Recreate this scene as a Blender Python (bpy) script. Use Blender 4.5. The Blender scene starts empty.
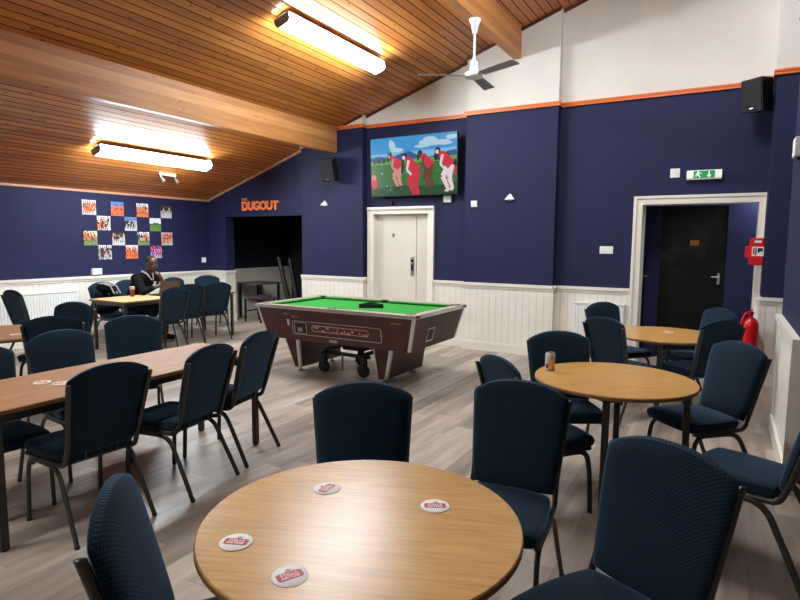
import bpy, math, random
from mathutils import Vector, Matrix
random.seed(7)
PI = math.pi
scene = bpy.context.scene
COL = scene.collection

# ------------------------------------------------------------------ colour / materials
def lin(c):
    def f(v):
        v /= 255.0
        return v / 12.92 if v <= 0.04045 else ((v + 0.055) / 1.055) ** 2.4
    return (f(c[0]), f(c[1]), f(c[2]), 1.0)

class NT:
    """tiny node helper"""
    def __init__(s, name):
        s.m = bpy.data.materials.new(name); s.m.use_nodes = True
        s.t = s.m.node_tree; s.n = s.t.nodes; s.l = s.t.links
        s.b = s.n['Principled BSDF']
    def new(s, typ, **kw):
        nd = s.n.new(typ)
        for k, v in kw.items(): setattr(nd, k, v)
        return nd
    def link(s, a, b): s.l.new(a, b)
    def val(s, x):
        v = s.new('ShaderNodeValue'); v.outputs[0].default_value = x; return v.outputs[0]
    def math(s, op, a, b=None, c=None, clamp=False):
        nd = s.new('ShaderNodeMath', operation=op); nd.use_clamp = clamp
        for i, x in enumerate((a, b, c)):
            if x is None: continue
            if isinstance(x, (int, float)): nd.inputs[i].default_value = x
            else: s.link(x, nd.inputs[i])
        return nd.outputs[0]
    def coords(s, kind='Object'):
        return s.new('ShaderNodeTexCoord').outputs[kind]
    def sep(s, v):
        nd = s.new('ShaderNodeSeparateXYZ'); s.link(v, nd.inputs[0]); return nd.outputs
    def comb(s, x, y, z):
        nd = s.new('ShaderNodeCombineXYZ')
        for i, q in enumerate((x, y, z)):
            if isinstance(q, (int, float)): nd.inputs[i].default_value = q
            else: s.link(q, nd.inputs[i])
        return nd.outputs[0]
    def noise(s, vec, scale=5, detail=3, rough=0.5):
        nd = s.new('ShaderNodeTexNoise'); s.link(vec, nd.inputs['Vector'])
        nd.inputs['Scale'].default_value = scale; nd.inputs['Detail'].default_value = detail
        nd.inputs['Roughness'].default_value = rough
        return nd.outputs['Fac']
    def white(s, vec):
        nd = s.new('ShaderNodeTexWhiteNoise', noise_dimensions='3D'); s.link(vec, nd.inputs['Vector'])
        return nd.outputs['Value']
    def ramp(s, fac, stops):
        nd = s.new('ShaderNodeValToRGB'); s.link(fac, nd.inputs[0])
        el = nd.color_ramp.elements
        while len(el) < len(stops): el.new(0.5)
        for e, (p, c) in zip(el, stops): e.position = p; e.color = c
        return nd.outputs[0]
    def mix(s, fac, a, b, mode='MIX'):
        nd = s.new('ShaderNodeMix', data_type='RGBA', blend_type=mode)
        if isinstance(fac, (int, float)): nd.inputs[0].default_value = fac
        else: s.link(fac, nd.inputs[0])
        for i, x in ((6, a), (7, b)):
            if isinstance(x, tuple): nd.inputs[i].default_value = x
            else: s.link(x, nd.inputs[i])
        return nd.outputs[2]
    def bump(s, h, strength=0.3, dist=0.01):
        nd = s.new('ShaderNodeBump'); nd.inputs['Strength'].default_value = strength
        nd.inputs['Distance'].default_value = dist
        s.link(h, nd.inputs['Height']); s.link(nd.outputs[0], s.b.inputs['Normal'])
    def color(s, x):
        if isinstance(x, tuple): s.b.inputs['Base Color'].default_value = x
        else: s.link(x, s.b.inputs['Base Color'])
    def set(s, **kw):
        for k, v in kw.items(): s.b.inputs[k.replace('_', ' ')].default_value = v
        return s

def plain(name, rgb, rough=0.6, metal=0.0, var=0.06, scale=30, bump=0.0, **kw):
    t = NT(name); c = lin(rgb)
    f = t.noise(t.coords(), scale, 3)
    lo = tuple(max(0, v * (1 - var)) for v in c[:3]) + (1,); hi = tuple(min(1, v * (1 + var)) for v in c[:3]) + (1,)
    t.color(t.ramp(f, [(0.3, lo), (0.7, hi)]))
    t.set(Roughness=rough, Metallic=metal, **kw)
    if bump: t.bump(f, bump, 0.003)
    return t.m

def emit(name, rgb, strength):
    t = NT(name); c = lin(rgb)
    t.color(c); t.b.inputs['Emission Color'].default_value = c; t.b.inputs['Emission Strength'].default_value = strength
    return t.m

def fabric(name, rgb, dot):
    t = NT(name)
    uv = t.sep(t.coords('UV'))
    k = PI / 0.0068
    a = t.math('SINE', t.math('MULTIPLY', uv[0], k)); b = t.math('SINE', t.math('MULTIPLY', uv[1], k))
    w = t.math('MULTIPLY', a, b)
    w = t.math('ADD', t.math('MULTIPLY', w, 0.5), 0.5)
    n = t.noise(t.coords(), 9, 4)
    c = t.mix(w, lin(dot), lin(rgb))
    dark = t.mix(n, (0.75, 0.75, 0.8, 1), (1.2, 1.2, 1.15, 1))
    t.color(t.mix(1.0, c, dark, 'MULTIPLY'))
    t.set(Roughness=0.9)
    t.b.inputs['Sheen Weight'].default_value = 0.75; t.b.inputs['Sheen Roughness'].default_value = 0.35
    t.b.inputs['Sheen Tint'].default_value = lin((120, 150, 190))
    t.b.inputs['Specular IOR Level'].default_value = 0.15
    t.bump(w, 0.5, 0.002)
    return t.m

def ceiling_wood():
    t = NT('varnished pine boarding')
    p = t.sep(t.coords())
    W = 0.105
    s = t.math('DIVIDE', t.math('MULTIPLY', p[0], 1.055), W)
    idx = t.math('FLOOR', s); fr = t.math('FRACT', s)
    edge = t.math('MINIMUM', fr, t.math('SUBTRACT', 1.0, fr))
    groove = t.math('LESS_THAN', edge, 0.06)
    r1 = t.white(t.comb(idx, 0.3, 0.7))
    yy = t.math('ADD', p[1], t.math('MULTIPLY', r1, 9.0))
    grain = t.noise(t.comb(t.math('MULTIPLY', p[0], 26), t.math('MULTIPLY', yy, 1.1), r1), 1.0, 5, 0.6)
    seg = t.math('FLOOR', t.math('DIVIDE', yy, 2.7))
    r2 = t.white(t.comb(idx, seg, 0.1))
    tone = t.math('ADD', t.math('MULTIPLY', grain, 0.72), t.math('MULTIPLY', r2, 0.28))
    col = t.ramp(tone, [(0.24, lin((136, 78, 30))), (0.5, lin((186, 114, 50))), (0.76, lin((216, 148, 74)))])
    vor = t.new('ShaderNodeTexVoronoi', feature='F1'); vor.inputs['Scale'].default_value = 1.0
    t.link(t.comb(t.math('MULTIPLY', p[0], 8.0), t.math('MULTIPLY', yy, 4.2), 0.0), vor.inputs['Vector'])
    knot = t.math('LESS_THAN', vor.outputs['Distance'], 0.11)
    col = t.mix(t.math('MULTIPLY', knot, 0.75), col, lin((62, 30, 12)))
    col = t.mix(t.math('MULTIPLY', groove, 0.85), col, lin((40, 20, 8)))
    t.color(col); t.link(t.math('ADD', t.math('MULTIPLY', groove, 0.6), 0.34), t.b.inputs['Roughness'])
    t.link(t.math('MULTIPLY', t.math('SUBTRACT', 1.0, groove), 0.12), t.b.inputs['Coat Weight']); t.link(t.math('MULTIPLY', t.math('SUBTRACT', 1.0, groove), 0.45), t.b.inputs['Specular IOR Level'])
    t.b.inputs['Coat Roughness'].default_value = 0.2
    t.bump(t.math('MULTIPLY', groove, -1.0), 0.4, 0.006)
    return t.m

def beam_wood():
    t = NT('laminated pine beam')
    p = t.sep(t.coords())
    lam = t.math('FLOOR', t.math('DIVIDE', p[2], 0.105))
    r = t.white(t.comb(lam, 0.2, 0.5))
    g = t.noise(t.comb(t.math('MULTIPLY', p[0], 12), t.math('MULTIPLY', p[1], 1.3), t.math('MULTIPLY', p[2], 22)), 1.0, 5, 0.6)
    f = t.math('ADD', t.math('MULTIPLY', g, 0.7), t.math('MULTIPLY', r, 0.3))
    c = t.ramp(f, [(0.25, lin((158, 100, 52))), (0.55, lin((188, 130, 76))), (0.8, lin((206, 152, 98)))])
    vor = t.new('ShaderNodeTexVoronoi', feature='F1'); vor.inputs['Scale'].default_value = 1.0
    t.link(t.comb(0.0, t.math('MULTIPLY', p[1], 4.5), t.math('MULTIPLY', p[2], 13)), vor.inputs['Vector'])
    c = t.mix(t.math('MULTIPLY', t.math('LESS_THAN', vor.outputs['Distance'], 0.09), 0.7), c, lin((110, 60, 28)))
    t.color(c); t.set(Roughness=0.5); t.b.inputs['Specular IOR Level'].default_value = 0.35
    return t.m

def floor_wood():
    t = NT('grey oak vinyl planks')
    p = t.sep(t.coords())
    W, L = 0.165, 1.25
    s = t.math('DIVIDE', p[0], W); idx = t.math('FLOOR', s); fx = t.math('FRACT', s)
    off = t.math('MULTIPLY', t.white(t.comb(idx, 0.5, 0.5)), L)
    q = t.math('DIVIDE', t.math('ADD', p[1], off), L); iy = t.math('FLOOR', q); fy = t.math('FRACT', q)
    r = t.white(t.comb(idx, iy, 0.3)); r2 = t.white(t.comb(idx, iy, 1.7))
    gx = t.math('ADD', t.math('MULTIPLY', p[0], 14), t.math('MULTIPLY', r, 30))
    g = t.noise(t.comb(gx, t.math('MULTIPLY', p[1], 1.5), r2), 1.0, 5, 0.62)
    g2 = t.noise(t.comb(t.math('MULTIPLY', gx, 0.35), t.math('MULTIPLY', p[1], 0.8), r), 1.0, 2, 0.5)
    f = t.math('ADD', t.math('MULTIPLY', g, 0.5), t.math('ADD', t.math('MULTIPLY', g2, 0.35), t.math('MULTIPLY', r, 0.22)))
    c = t.ramp(f, [(0.32, lin((112, 100, 90))), (0.55, lin((162, 146, 132))), (0.78, lin((200, 186, 170)))])
    gap = t.math('MAXIMUM', t.math('LESS_THAN', fx, 0.012), t.math('LESS_THAN', fy, 0.002))
    c = t.mix(t.math('MULTIPLY', gap, 0.5), c, lin((70, 58, 52)))
    t.color(c); t.set(Roughness=0.42)
    t.bump(g, 0.06, 0.002)
    return t.m

def table_wood(name, a, b, c, ang, rough=.3):
    t = NT(name)
    mp = t.new('ShaderNodeMapping'); t.link(t.coords(), mp.inputs[0]); mp.inputs['Rotation'].default_value = (0, 0, ang)
    p = t.sep(mp.outputs[0])
    g = t.noise(t.comb(t.math('MULTIPLY', p[0], 75), t.math('MULTIPLY', p[1], 5.0), 0.0), 1.0, 5, 0.6)
    w = t.noise(t.comb(t.math('MULTIPLY', p[0], 5), t.math('MULTIPLY', p[1], 0.9), 3.0), 1.0, 2)
    rings = t.math('ADD', t.math('MULTIPLY', t.math('SINE', t.math('MULTIPLY', w, 42)), 0.5), 0.5)
    f = t.math('ADD', t.math('MULTIPLY', g, 0.9), t.math('MULTIPLY', rings, 0.1))
    t.color(t.ramp(f, [(0.25, lin(a)), (0.52, lin(b)), (0.8, lin(c))]))
    t.set(Roughness=rough); t.b.inputs['Specular IOR Level'].default_value = 0.45
    return t.m

def panel_mat(axis):
    t = NT('tongue and groove boarding ' + axis)
    p = t.sep(t.coords()); x = p[0] if axis == 'x' else p[1]
    fr = t.math('FRACT', t.math('DIVIDE', x, 0.1))
    edge = t.math('MINIMUM', fr, t.math('SUBTRACT', 1.0, fr))
    gr = t.math('SUBTRACT', 1.0, t.math('DIVIDE', edge, 0.06, clamp=True), clamp=True)
    n = t.noise(t.coords(), 4, 3)
    c = t.ramp(n, [(0.3, lin((228, 221, 208))), (0.7, lin((236, 230, 218)))])
    t.color(t.mix(t.math('MULTIPLY', gr, 0.45), c, lin((150, 140, 125))))
    t.set(Roughness=0.5); t.bump(t.math('MULTIPLY', gr, -1.0), 0.6, 0.006)
    return t.m

def wall_paint(name, rgb, rough=0.65):
    t = NT(name); c = lin(rgb)
    n = t.noise(t.coords(), 1.6, 4)
    t.color(t.ramp(n, [(0.3, tuple(v * .94 for v in c[:3]) + (1,)), (0.7, tuple(v * 1.05 for v in c[:3]) + (1,))]))
    t.set(Roughness=rough); t.b.inputs['Specular IOR Level'].default_value = .25; t.bump(t.noise(t.coords(), 160, 2), 0.08, 0.001)
    return t.m

def picture_mat(name, attr='picture', emission=0.0):
    t = NT(name)
    a = t.new('ShaderNodeAttribute'); a.attribute_name = attr
    t.color(a.outputs['Color']); t.set(Roughness=0.35)
    return t.m

NAVY = wall_paint('navy wall paint', (34, 36, 70))
DARKNAVY = wall_paint('dark navy paint', (34, 34, 60))
CREAM = wall_paint('warm white wall paint', (222, 216, 208))
PANX, PANY = panel_mat('x'), panel_mat('y')
WHITE = plain('cream gloss woodwork', (234, 227, 215), 0.35, var=0.02)
DOORW = plain('cream door paint', (214, 206, 193), 0.4, var=0.02, scale=3)
ORANGE = plain('orange painted rail', (222, 112, 46), 0.45, var=0.05)
BROWN = plain('dark brown ceiling trim', (84, 38, 22), 0.5)
PALETRIM = plain('pale pine cornice', (196, 140, 110), 0.5)
BLACK = plain('black plastic', (16, 16, 18), 0.5, var=0.2)
BLACKG = plain('black gloss', (10, 10, 12), 0.2, var=0.2)
def scuffed():
    t = NT('scuffed black door paint'); p = t.coords()
    n = t.noise(p, 2.2, 5, .65); z = t.sep(p)[2]
    band = t.math('SUBTRACT', 1.0, t.math('MULTIPLY', t.math('ABSOLUTE', t.math('SUBTRACT', z, 1.5)), 2.2), clamp=True)
    f = t.math('MULTIPLY', t.math('MULTIPLY', t.math('SUBTRACT', n, .45, clamp=True), 3.0, clamp=True), band)
    t.color(t.mix(f, lin((5, 5, 6)), lin((58, 62, 64)))); t.set(Roughness=.5); t.b.inputs['Specular IOR Level'].default_value = .25
    return t.m
BLACKDOOR = scuffed()
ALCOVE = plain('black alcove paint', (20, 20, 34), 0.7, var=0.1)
CEIL, BEAM, FLOOR = ceiling_wood(), beam_wood(), floor_wood()
OAK = table_wood('oak laminate', (178, 130, 66), (200, 152, 86), (214, 170, 106), 0.9)
OAKB = table_wood('oak laminate long grain', (142, 96, 60), (166, 120, 78), (186, 142, 98), 0.0, .6)
OAKP = table_wood('pale oak laminate', (196, 156, 104), (218, 182, 130), (230, 200, 150), 0.0)
EDGE = plain('brown table edging', (124, 84, 48), 0.45)
FAB = fabric('navy woven upholstery', (32, 55, 71), (11, 19, 30))
FRAME = plain('bronze hammered steel', (70, 67, 62), 0.36, 0.75, var=0.2, scale=140, bump=0.2)
STEEL = plain('brushed steel', (190, 188, 184), 0.3, 0.9, var=0.05)
ALU = plain('aluminium edging', (205, 204, 200), 0.28, 0.85, var=0.05)
WPLAST = plain('white plastic', (236, 236, 232), 0.4, var=0.02)
GREYP = plain('grey plastic', (120, 118, 114), 0.5, var=0.05)
MAHOG = table_wood('mahogany laminate', (54, 24, 22), (74, 34, 30), (90, 44, 38), PI / 2, .45)
RAILTOP = plain('worn rail laminate', (176, 160, 140), 0.4, var=0.1, scale=8)
BAIZE = plain('green baize', (32, 140, 44), 0.95, var=0.06, scale=200)
RED = plain('red enamel', (206, 24, 34), 0.3, var=0.05)
RUBBER = plain('black rubber', (14, 14, 14), 0.7, var=0.2)
PURPLE = plain('plum seat fabric', (62, 40, 62), 0.9, var=0.15, scale=80)
LAMP = emit('fluorescent diffuser', (230, 241, 248), 34.0)
FANW = plain('white fan enamel', (226, 228, 226), 0.35, var=0.02)
FANG = plain('grey fan blade', (150, 148, 142), 0.45, var=0.04)
PIC = picture_mat('printed photograph')

# ------------------------------------------------------------------ mesh builder
class MB:
    def __init__(s): s.v = []; s.f = []; s.m = []; s.uv = {}
    def add(s, vs, fs, mat=0, uvs=None):
        o = len(s.v); s.v += [Vector(p) for p in vs]
        for f in fs:
            s.f.append(tuple(i + o for i in f)); s.m.append(mat)
        if uvs:
            for i, u in enumerate(uvs): s.uv[o + i] = u
        return s
    def box(s, a, b, mat=0, mtx=None):
        x0, x1 = sorted((a[0], b[0])); y0, y1 = sorted((a[1], b[1])); z0, z1 = sorted((a[2], b[2]))
        vs = [(x0, y0, z0), (x1, y0, z0), (x1, y1, z0), (x0, y1, z0), (x0, y0, z1), (x1, y0, z1), (x1, y1, z1), (x0, y1, z1)]
        if mtx: vs = [mtx @ Vector(p) for p in vs]
        return s.add(vs, [(0, 3, 2, 1), (4, 5, 6, 7), (0, 1, 5, 4), (1, 2, 6, 5), (2, 3, 7, 6), (3, 0, 4, 7)], mat)
    def hexa(s, lo, hi, mat=0):
        """two matching loops (bottom ccw, top ccw seen from above)"""
        n = len(lo)
        fs = [tuple(reversed(range(n))), tuple(range(n, 2 * n))]
        fs += [(i, (i + 1) % n, n + (i + 1) % n, n + i) for i in range(n)]
        return s.add(list(lo) + list(hi), fs, mat)
    def prism(s, poly, d, mat=0):
        """planar loop extruded by vector d"""
        d = Vector(d); lo = [Vector(p) for p in poly]
        nrm = Vector((0, 0, 0))
        for i in range(len(lo)): nrm += lo[i].cross(lo[(i + 1) % len(lo)])
        if nrm.dot(d) < 0: lo.reverse()
        return s.hexa(lo, [p + d for p in lo], mat)
    def tube(s, pts, r, n=10, mat=0, nrm=None, r2=None, caps=True):
        """tube along pts; r scalar or list; with nrm: oval, r across nrm, r2 in plane"""
        pts = [Vector(p) for p in pts]; k = len(pts)
        rs = r if isinstance(r, (list, tuple)) else [r] * k
        vs = []; ref = None
        for i, p in enumerate(pts):
            t = (pts[min(i + 1, k - 1)] - pts[max(i - 1, 0)]).normalized()
            if nrm is not None:
                a = (Vector(nrm) - t * t.dot(Vector(nrm))).normalized()
            else:
                if ref is None: ref = Vector((0, 0, 1)) if abs(t.z) < 0.9 else Vector((1, 0, 0))
                a = (ref - t * t.dot(ref)).normalized(); ref = a
            b = t.cross(a)
            q = rs[i]; q2 = r2 if r2 is not None else q
            for j in range(n):
                th = 2 * PI * j / n
                vs.append(p + a * (q * math.cos(th)) + b * (q2 * math.sin(th)))
        fs = []
        for i in range(k - 1):
            for j in range(n):
                j2 = (j + 1) % n
                fs.append((i * n + j, i * n + j2, (i + 1) * n + j2, (i + 1) * n + j))
        if caps:
            fs.append(tuple(reversed(range(n)))); fs.append(tuple((k - 1) * n + j for j in range(n)))
        return s.add(vs, fs, mat)
    def lathe(s, prof, c=(0, 0, 0), n=24, mat=0, axis=None):
        """profile of (radius, height) revolved about z (or axis) through c"""
        c = Vector(c); rot = Matrix.Identity(3)
        if axis is not None: rot = Vector((0, 0, 1)).rotation_difference(Vector(axis)).to_matrix()
        vs = []; fs = []
        for (r, h) in prof:
            for j in range(n):
                th = 2 * PI * j / n
                vs.append(c + rot @ Vector((r * math.cos(th), r * math.sin(th), h)))
        k = len(prof)
        for i in range(k - 1):
            for j in range(n):
                j2 = (j + 1) % n
                fs.append((i * n + j, i * n + j2, (i + 1) * n + j2, (i + 1) * n + j))
        fs.append(tuple(reversed(range(n)))); fs.append(tuple((k - 1) * n + j for j in range(n)))
        return s.add(vs, fs, mat)
    def ball(s, c, r, nu=14, nv=9, mat=0, sc=(1, 1, 1), mtx=None):
        vs = [Vector((0, 0, -1))]; fs = []
        for i in range(1, nv):
            ph = -PI / 2 + PI * i / nv
            for j in range(nu):
                th = 2 * PI * j / nu
                vs.append(Vector((math.cos(ph) * math.cos(th), math.cos(ph) * math.sin(th), math.sin(ph))))
        vs.append(Vector((0, 0, 1))); top = len(vs) - 1
        for j in range(nu):
            j2 = (j + 1) % nu
            fs.append((0, 1 + j2, 1 + j))
            fs.append((top, 1 + (nv - 2) * nu + j, 1 + (nv - 2) * nu + j2))
            for i in range(nv - 2):
                a = 1 + i * nu
                fs.append((a + j, a + j2, a + nu + j2, a + nu + j))
        S = Vector(sc)
        out = [Vector((p.x * r * S.x, p.y * r * S.y, p.z * r * S.z)) for p in vs]
        if mtx: out = [mtx @ p for p in out]
        return s.add([p + Vector(c) for p in out], fs, mat)
    def pillow(s, P, nu, nv, mat=0, uvscale=(0.25, 0.25)):
        """closed cushion: P(u,v,side) with u,v in -1..1, side +1 / -1; edges must coincide"""
        def sm(n): return [-math.cos(PI * i / n) * 0.8 + (2 * i / n - 1) * 0.2 for i in range(n + 1)]
        U, V = sm(nu), sm(nv)
        for side in (1, -1):
            vs = [P(u, v, side) for v in V for u in U]
            uv = [(u * uvscale[0] + (7 if side < 0 else 0), v * uvscale[1]) for v in V for u in U]
            fs = []
            for j in range(nv):
                for i in range(nu):
                    a = j * (nu + 1) + i
                    q = (a, a + 1, a + nu + 2, a + nu + 1)
                    fs.append(q if side > 0 else tuple(reversed(q)))
            s.add(vs, fs, mat, uv)
        return s
    def build(s, name, mats, parent=None, origin=None, bevel=0.0, smooth=True, merge=0.0, seg=2):
        o0 = Vector(origin) if origin is not None else Vector((0, 0, 0))
        if not isinstance(mats, (list, tuple)): mats = [mats]
        me = bpy.data.meshes.new(name)
        me.from_pydata([tuple(p - o0) for p in s.v], [], s.f)
        for m in mats: me.materials.append(m)
        me.polygons.foreach_set('material_index', s.m)
        if s.uv:
            ul = me.uv_layers.new(name='UVMap')
            for lp in me.loops: ul.data[lp.index].uv = s.uv.get(lp.vertex_index, (0, 0))
        me.update()
        if merge:
            import bmesh
            bm = bmesh.new(); bm.from_mesh(me)
            bmesh.ops.remove_doubles(bm, verts=bm.verts, dist=merge)
            bmesh.ops.recalc_face_normals(bm, faces=bm.faces)
            bm.to_mesh(me); bm.free()
        if smooth:
            me.polygons.foreach_set('use_smooth', [True] * len(me.polygons))
            me.set_sharp_from_angle(angle=math.radians(38))
        o = bpy.data.objects.new(name, me); COL.objects.link(o)
        if parent is not None:
            o.parent = parent
        else:
            o.location = o0
        if bevel:
            bv = o.modifiers.new('Bevel', 'BEVEL'); bv.width = bevel; bv.segments = seg
            bv.limit_method = 'ANGLE'; bv.angle_limit = math.radians(40); bv.harden_normals = False
        return o

def tag(o, label, cat, group=None, kind=None):
    o['label'] = label; o['category'] = cat
    if group: o['group'] = group
    if kind: o['kind'] = kind
    return o
def struct(o, label=None):
    o['kind'] = 'structure'
    if label: o['label'] = label
    return o
def thing(name, label, cat, loc=(0, 0, 0), rz=0.0, group=None, rot=None):
    o = bpy.data.objects.new(name, None); COL.objects.link(o)
    o.empty_display_size = 0.1
    o.location = loc; o.rotation_euler = rot if rot else (0, 0, rz)
    return tag(o, label, cat, group)
def dup(root, loc, rz, label, group=None):
    r = root.copy(); COL.objects.link(r); r.location = loc; r.rotation_euler = (0, 0, rz); r['label'] = label
    if group: r['group'] = group
    for ch in list(root.children):
        c = ch.copy(); COL.objects.link(c); c.parent = r
        for g in list(ch.children):
            d = g.copy(); COL.objects.link(d); d.parent = c
    return r
def fillet(pts, rad, n=6):
    pts = [Vector(p) for p in pts]; out = [pts[0]]
    for i in range(1, len(pts) - 1):
        a, b, c = pts[i - 1], pts[i], pts[i + 1]
        d1 = (a - b); d2 = (c - b); r = min(rad, d1.length * .48, d2.length * .48)
        p, q = b + d1.normalized() * r, b + d2.normalized() * r
        for k in range(n + 1):
            t = k / n
            out.append(p * (1 - t) ** 2 + b * 2 * t * (1 - t) + q * t * t)
    out.append(pts[-1]); return out
def text_obj(name, body, size, depth, mtx, mat, parent=None, bold=0.0, align='CENTER'):
    cu = bpy.data.curves.new(name, 'FONT'); cu.body = body; cu.size = size; cu.extrude = depth; cu.offset = bold
    cu.align_x = align; cu.align_y = 'CENTER'; cu.resolution_u = 3
    tmp = bpy.data.objects.new(name + '_tmp', cu); COL.objects.link(tmp)
    dg = bpy.context.evaluated_depsgraph_get()
    me = bpy.data.meshes.new_from_object(tmp.evaluated_get(dg))
    bpy.data.objects.remove(tmp); bpy.data.curves.remove(cu)
    me.transform(mtx); me.name = name
    me.materials.clear(); me.materials.append(mat)
    o = bpy.data.objects.new(name, me); COL.objects.link(o)
    if parent is not None: o.parent = parent
    return o
RX90 = Matrix.Rotation(PI / 2, 4, 'X')          # text that reads from -Y

# ------------------------------------------------------------------ camera
cam = bpy.data.cameras.new('camera'); cam.lens = 25.6615; cam.sensor_width = 36; cam.sensor_fit = 'HORIZONTAL'
cam.clip_start = 0.02
co = bpy.data.objects.new('camera', cam); COL.objects.link(co)
rt = Vector((0.866870608, 0.498477157, 0.007474787)); dn = Vector((0.05736215, -0.08483854, -0.99474218)); fw = Vector((-0.4952221, 0.86274153, -0.10213776))
mw = Matrix.Identity(4)
for i in range(3):
    mw[i][0] = rt[i]; mw[i][1] = -dn[i]; mw[i][2] = -fw[i]
mw[2][3] = 1.6
co.matrix_world = mw
scene.camera = co

# ------------------------------------------------------------------ room shell
SL = 0.336; XL = -8.95; XR = 3.6; YN = -3.0; RIDGE = 0.5
def ceil(x):
    return 2.379 + SL * (x + 8.956) if x <= RIDGE else 2.379 + SL * (RIDGE + 8.956) - SL * (x - RIDGE)
YB = 8.0        # recessed back wall face
YP = 7.87       # pier face
YC = 7.58       # right pier face
RAIL0, RAIL1 = 3.428, 3.474

b = MB(); b.box((XL - .2, YN - .2, -.12), (XR + .2, 10.8, 0)); struct(b.build('floor', FLOOR, smooth=False))
b = MB()
y0, y1 = YN - .2, 8.35
for (xa, xb) in ((XL - .2, RIDGE), (RIDGE, XR + .2)):
    b.hexa([(xa, y0, ceil(xa)), (xb, y0, ceil(xb)), (xb, y1, ceil(xb)), (xa, y1, ceil(xa))],
           [(xa, y0, ceil(xa) + .08), (xb, y0, ceil(xb) + .08), (xb, y1, ceil(xb) + .08), (xa, y1, ceil(xa) + .08)])
struct(b.build('ceiling', CEIL, smooth=False))

def wallseg(b, x0, x1, ya, yb, z0=0.0, mats=(0, 1), zt=None):
    """wall block facing -Y, top follows the roof; navy below the rail, cream above"""
    xs = [x0, x1]
    if x0 < RIDGE < x1: xs = [x0, RIDGE, x1]
    for xa, xb in zip(xs[:-1], xs[1:]):
        ca, cb = (ceil(xa) + .02, ceil(xb) + .02) if zt is None else (zt, zt)
        m = 3.45
        la, lb = min(ca, m), min(cb, m)
        b.hexa([(xa, ya, z0), (xb, ya, z0), (xb, yb, z0), (xa, yb, z0)], [(xa, ya, la), (xb, ya, lb), (xb, yb, lb), (xa, yb, la)], mats[0])
        if ca > m + .001 or cb > m + .001:
            b.hexa([(xa, ya, la), (xb, ya, lb), (xb, yb, lb), (xa, yb, la)], [(xa, ya, ca), (xb, ya, cb), (xb, yb, cb), (xa, yb, ca)], mats[1])
AX0, AX1, BX0, BX1, CX0 = -6.51, -5.24, -3.42, -2.09, 0.345
xb1 = -5.745
b = MB()
# pier A split where the roof passes the rail height
wallseg(b, AX0, xb1, YP, 8.35); wallseg(b, xb1, AX1, YP, 8.35)
wallseg(b, AX1, -5.1, YB, 8.35); wallseg(b, -5.1, -4.08, YB, 8.35, z0=2.05); wallseg(b, -4.08, BX0, YB, 8.35)
wallseg(b, BX0, BX1, YP, 8.35)
wallseg(b, BX1, -1.01, YB, 8.35); wallseg(b, -1.01, 0.295, YB, 8.3, z0=2.1); wallseg(b, 0.295, CX0, YB, 8.3)
wallseg(b, CX0, XR, YC, 8.35)
# header and stub wall of the alcove
wallseg(b, XL, -8.5, YB - .02, 8.2); wallseg(b, -8.5, AX0, YB - .02, 8.2, z0=2.05)
struct(b.build('wall_back', [NAVY, CREAM], smooth=False))

b = MB(); b.box((XL - .2, YN, 0), (XL, 8.3, ceil(XL) + .02)); struct(b.build('wall_left', NAVY, smooth=False))
b = MB(); b.box((XR, YN, 0), (XR + .2, YC + .2, ceil(XR) + .02), 0); struct(b.build('wall_right', NAVY, smooth=False))
b = MB(); b.box((.425, 4.35, 0), (.95, 5.86, 3.45), 0); b.box((.425, 4.35, 3.45), (.95, 5.86, ceil(.95) + .02), 1)
struct(b.build('wall_right', [NAVY, CREAM], smooth=False))
b = MB()
for xa, xb in ((XL - .2, RIDGE), (RIDGE, XR + .2)):
    b.hexa([(xa, YN - .2, 0), (xb, YN - .2, 0), (xb, YN, 0), (xa, YN, 0)], [(xa, YN - .2, ceil(xa)), (xb, YN - .2, ceil(xb)), (xb, YN, ceil(xb)), (xa, YN, ceil(xa))])
struct(b.build('wall_front', CREAM, smooth=False))
# alcove shell (dark)
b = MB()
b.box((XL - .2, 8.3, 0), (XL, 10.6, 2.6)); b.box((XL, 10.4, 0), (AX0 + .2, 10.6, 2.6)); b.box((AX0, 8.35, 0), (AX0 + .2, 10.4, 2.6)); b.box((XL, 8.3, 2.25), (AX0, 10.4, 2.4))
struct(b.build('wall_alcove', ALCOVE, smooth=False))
# lobby behind the exit opening
b = MB()
LY = 8.7
b.box((-1.3, LY, 0), (-.83, LY + .15, 2.5)); b.box((-.83, LY, 2.1), (-.03, LY + .15, 2.5)); b.box((-.03, LY, 0), (1.2, LY + .15, 2.5))
b.box((-1.3, 8.3, 2.42), (1.2, LY, 2.5)); b.box((-1.15, 8.35, 0), (-1.05, LY, 2.42)); b.box((.9, 8.35, 0), (1.0, LY, 2.42))
struct(b.build('wall_lobby', NAVY, smooth=False))

# roof beams
for i, (xr, w, zb) in enumerate(((xb1, .115, 3.05), (-2.625, .11, 4.115), (.55, .11, 5.1))):
    b = MB(); yend = YP if i < 2 else YB
    b.hexa([(xr - w, YN, zb), (xr, YN, zb), (xr, yend, zb), (xr - w, yend, zb)],
           [(xr - w, YN, ceil(xr - w) + .01), (xr, YN, ceil(xr) + .01), (xr, yend, ceil(xr) + .01), (xr - w, yend, ceil(xr - w) + .01)])
    struct(b.build('ceiling_beam', BEAM, smooth=False, bevel=.006))

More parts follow.
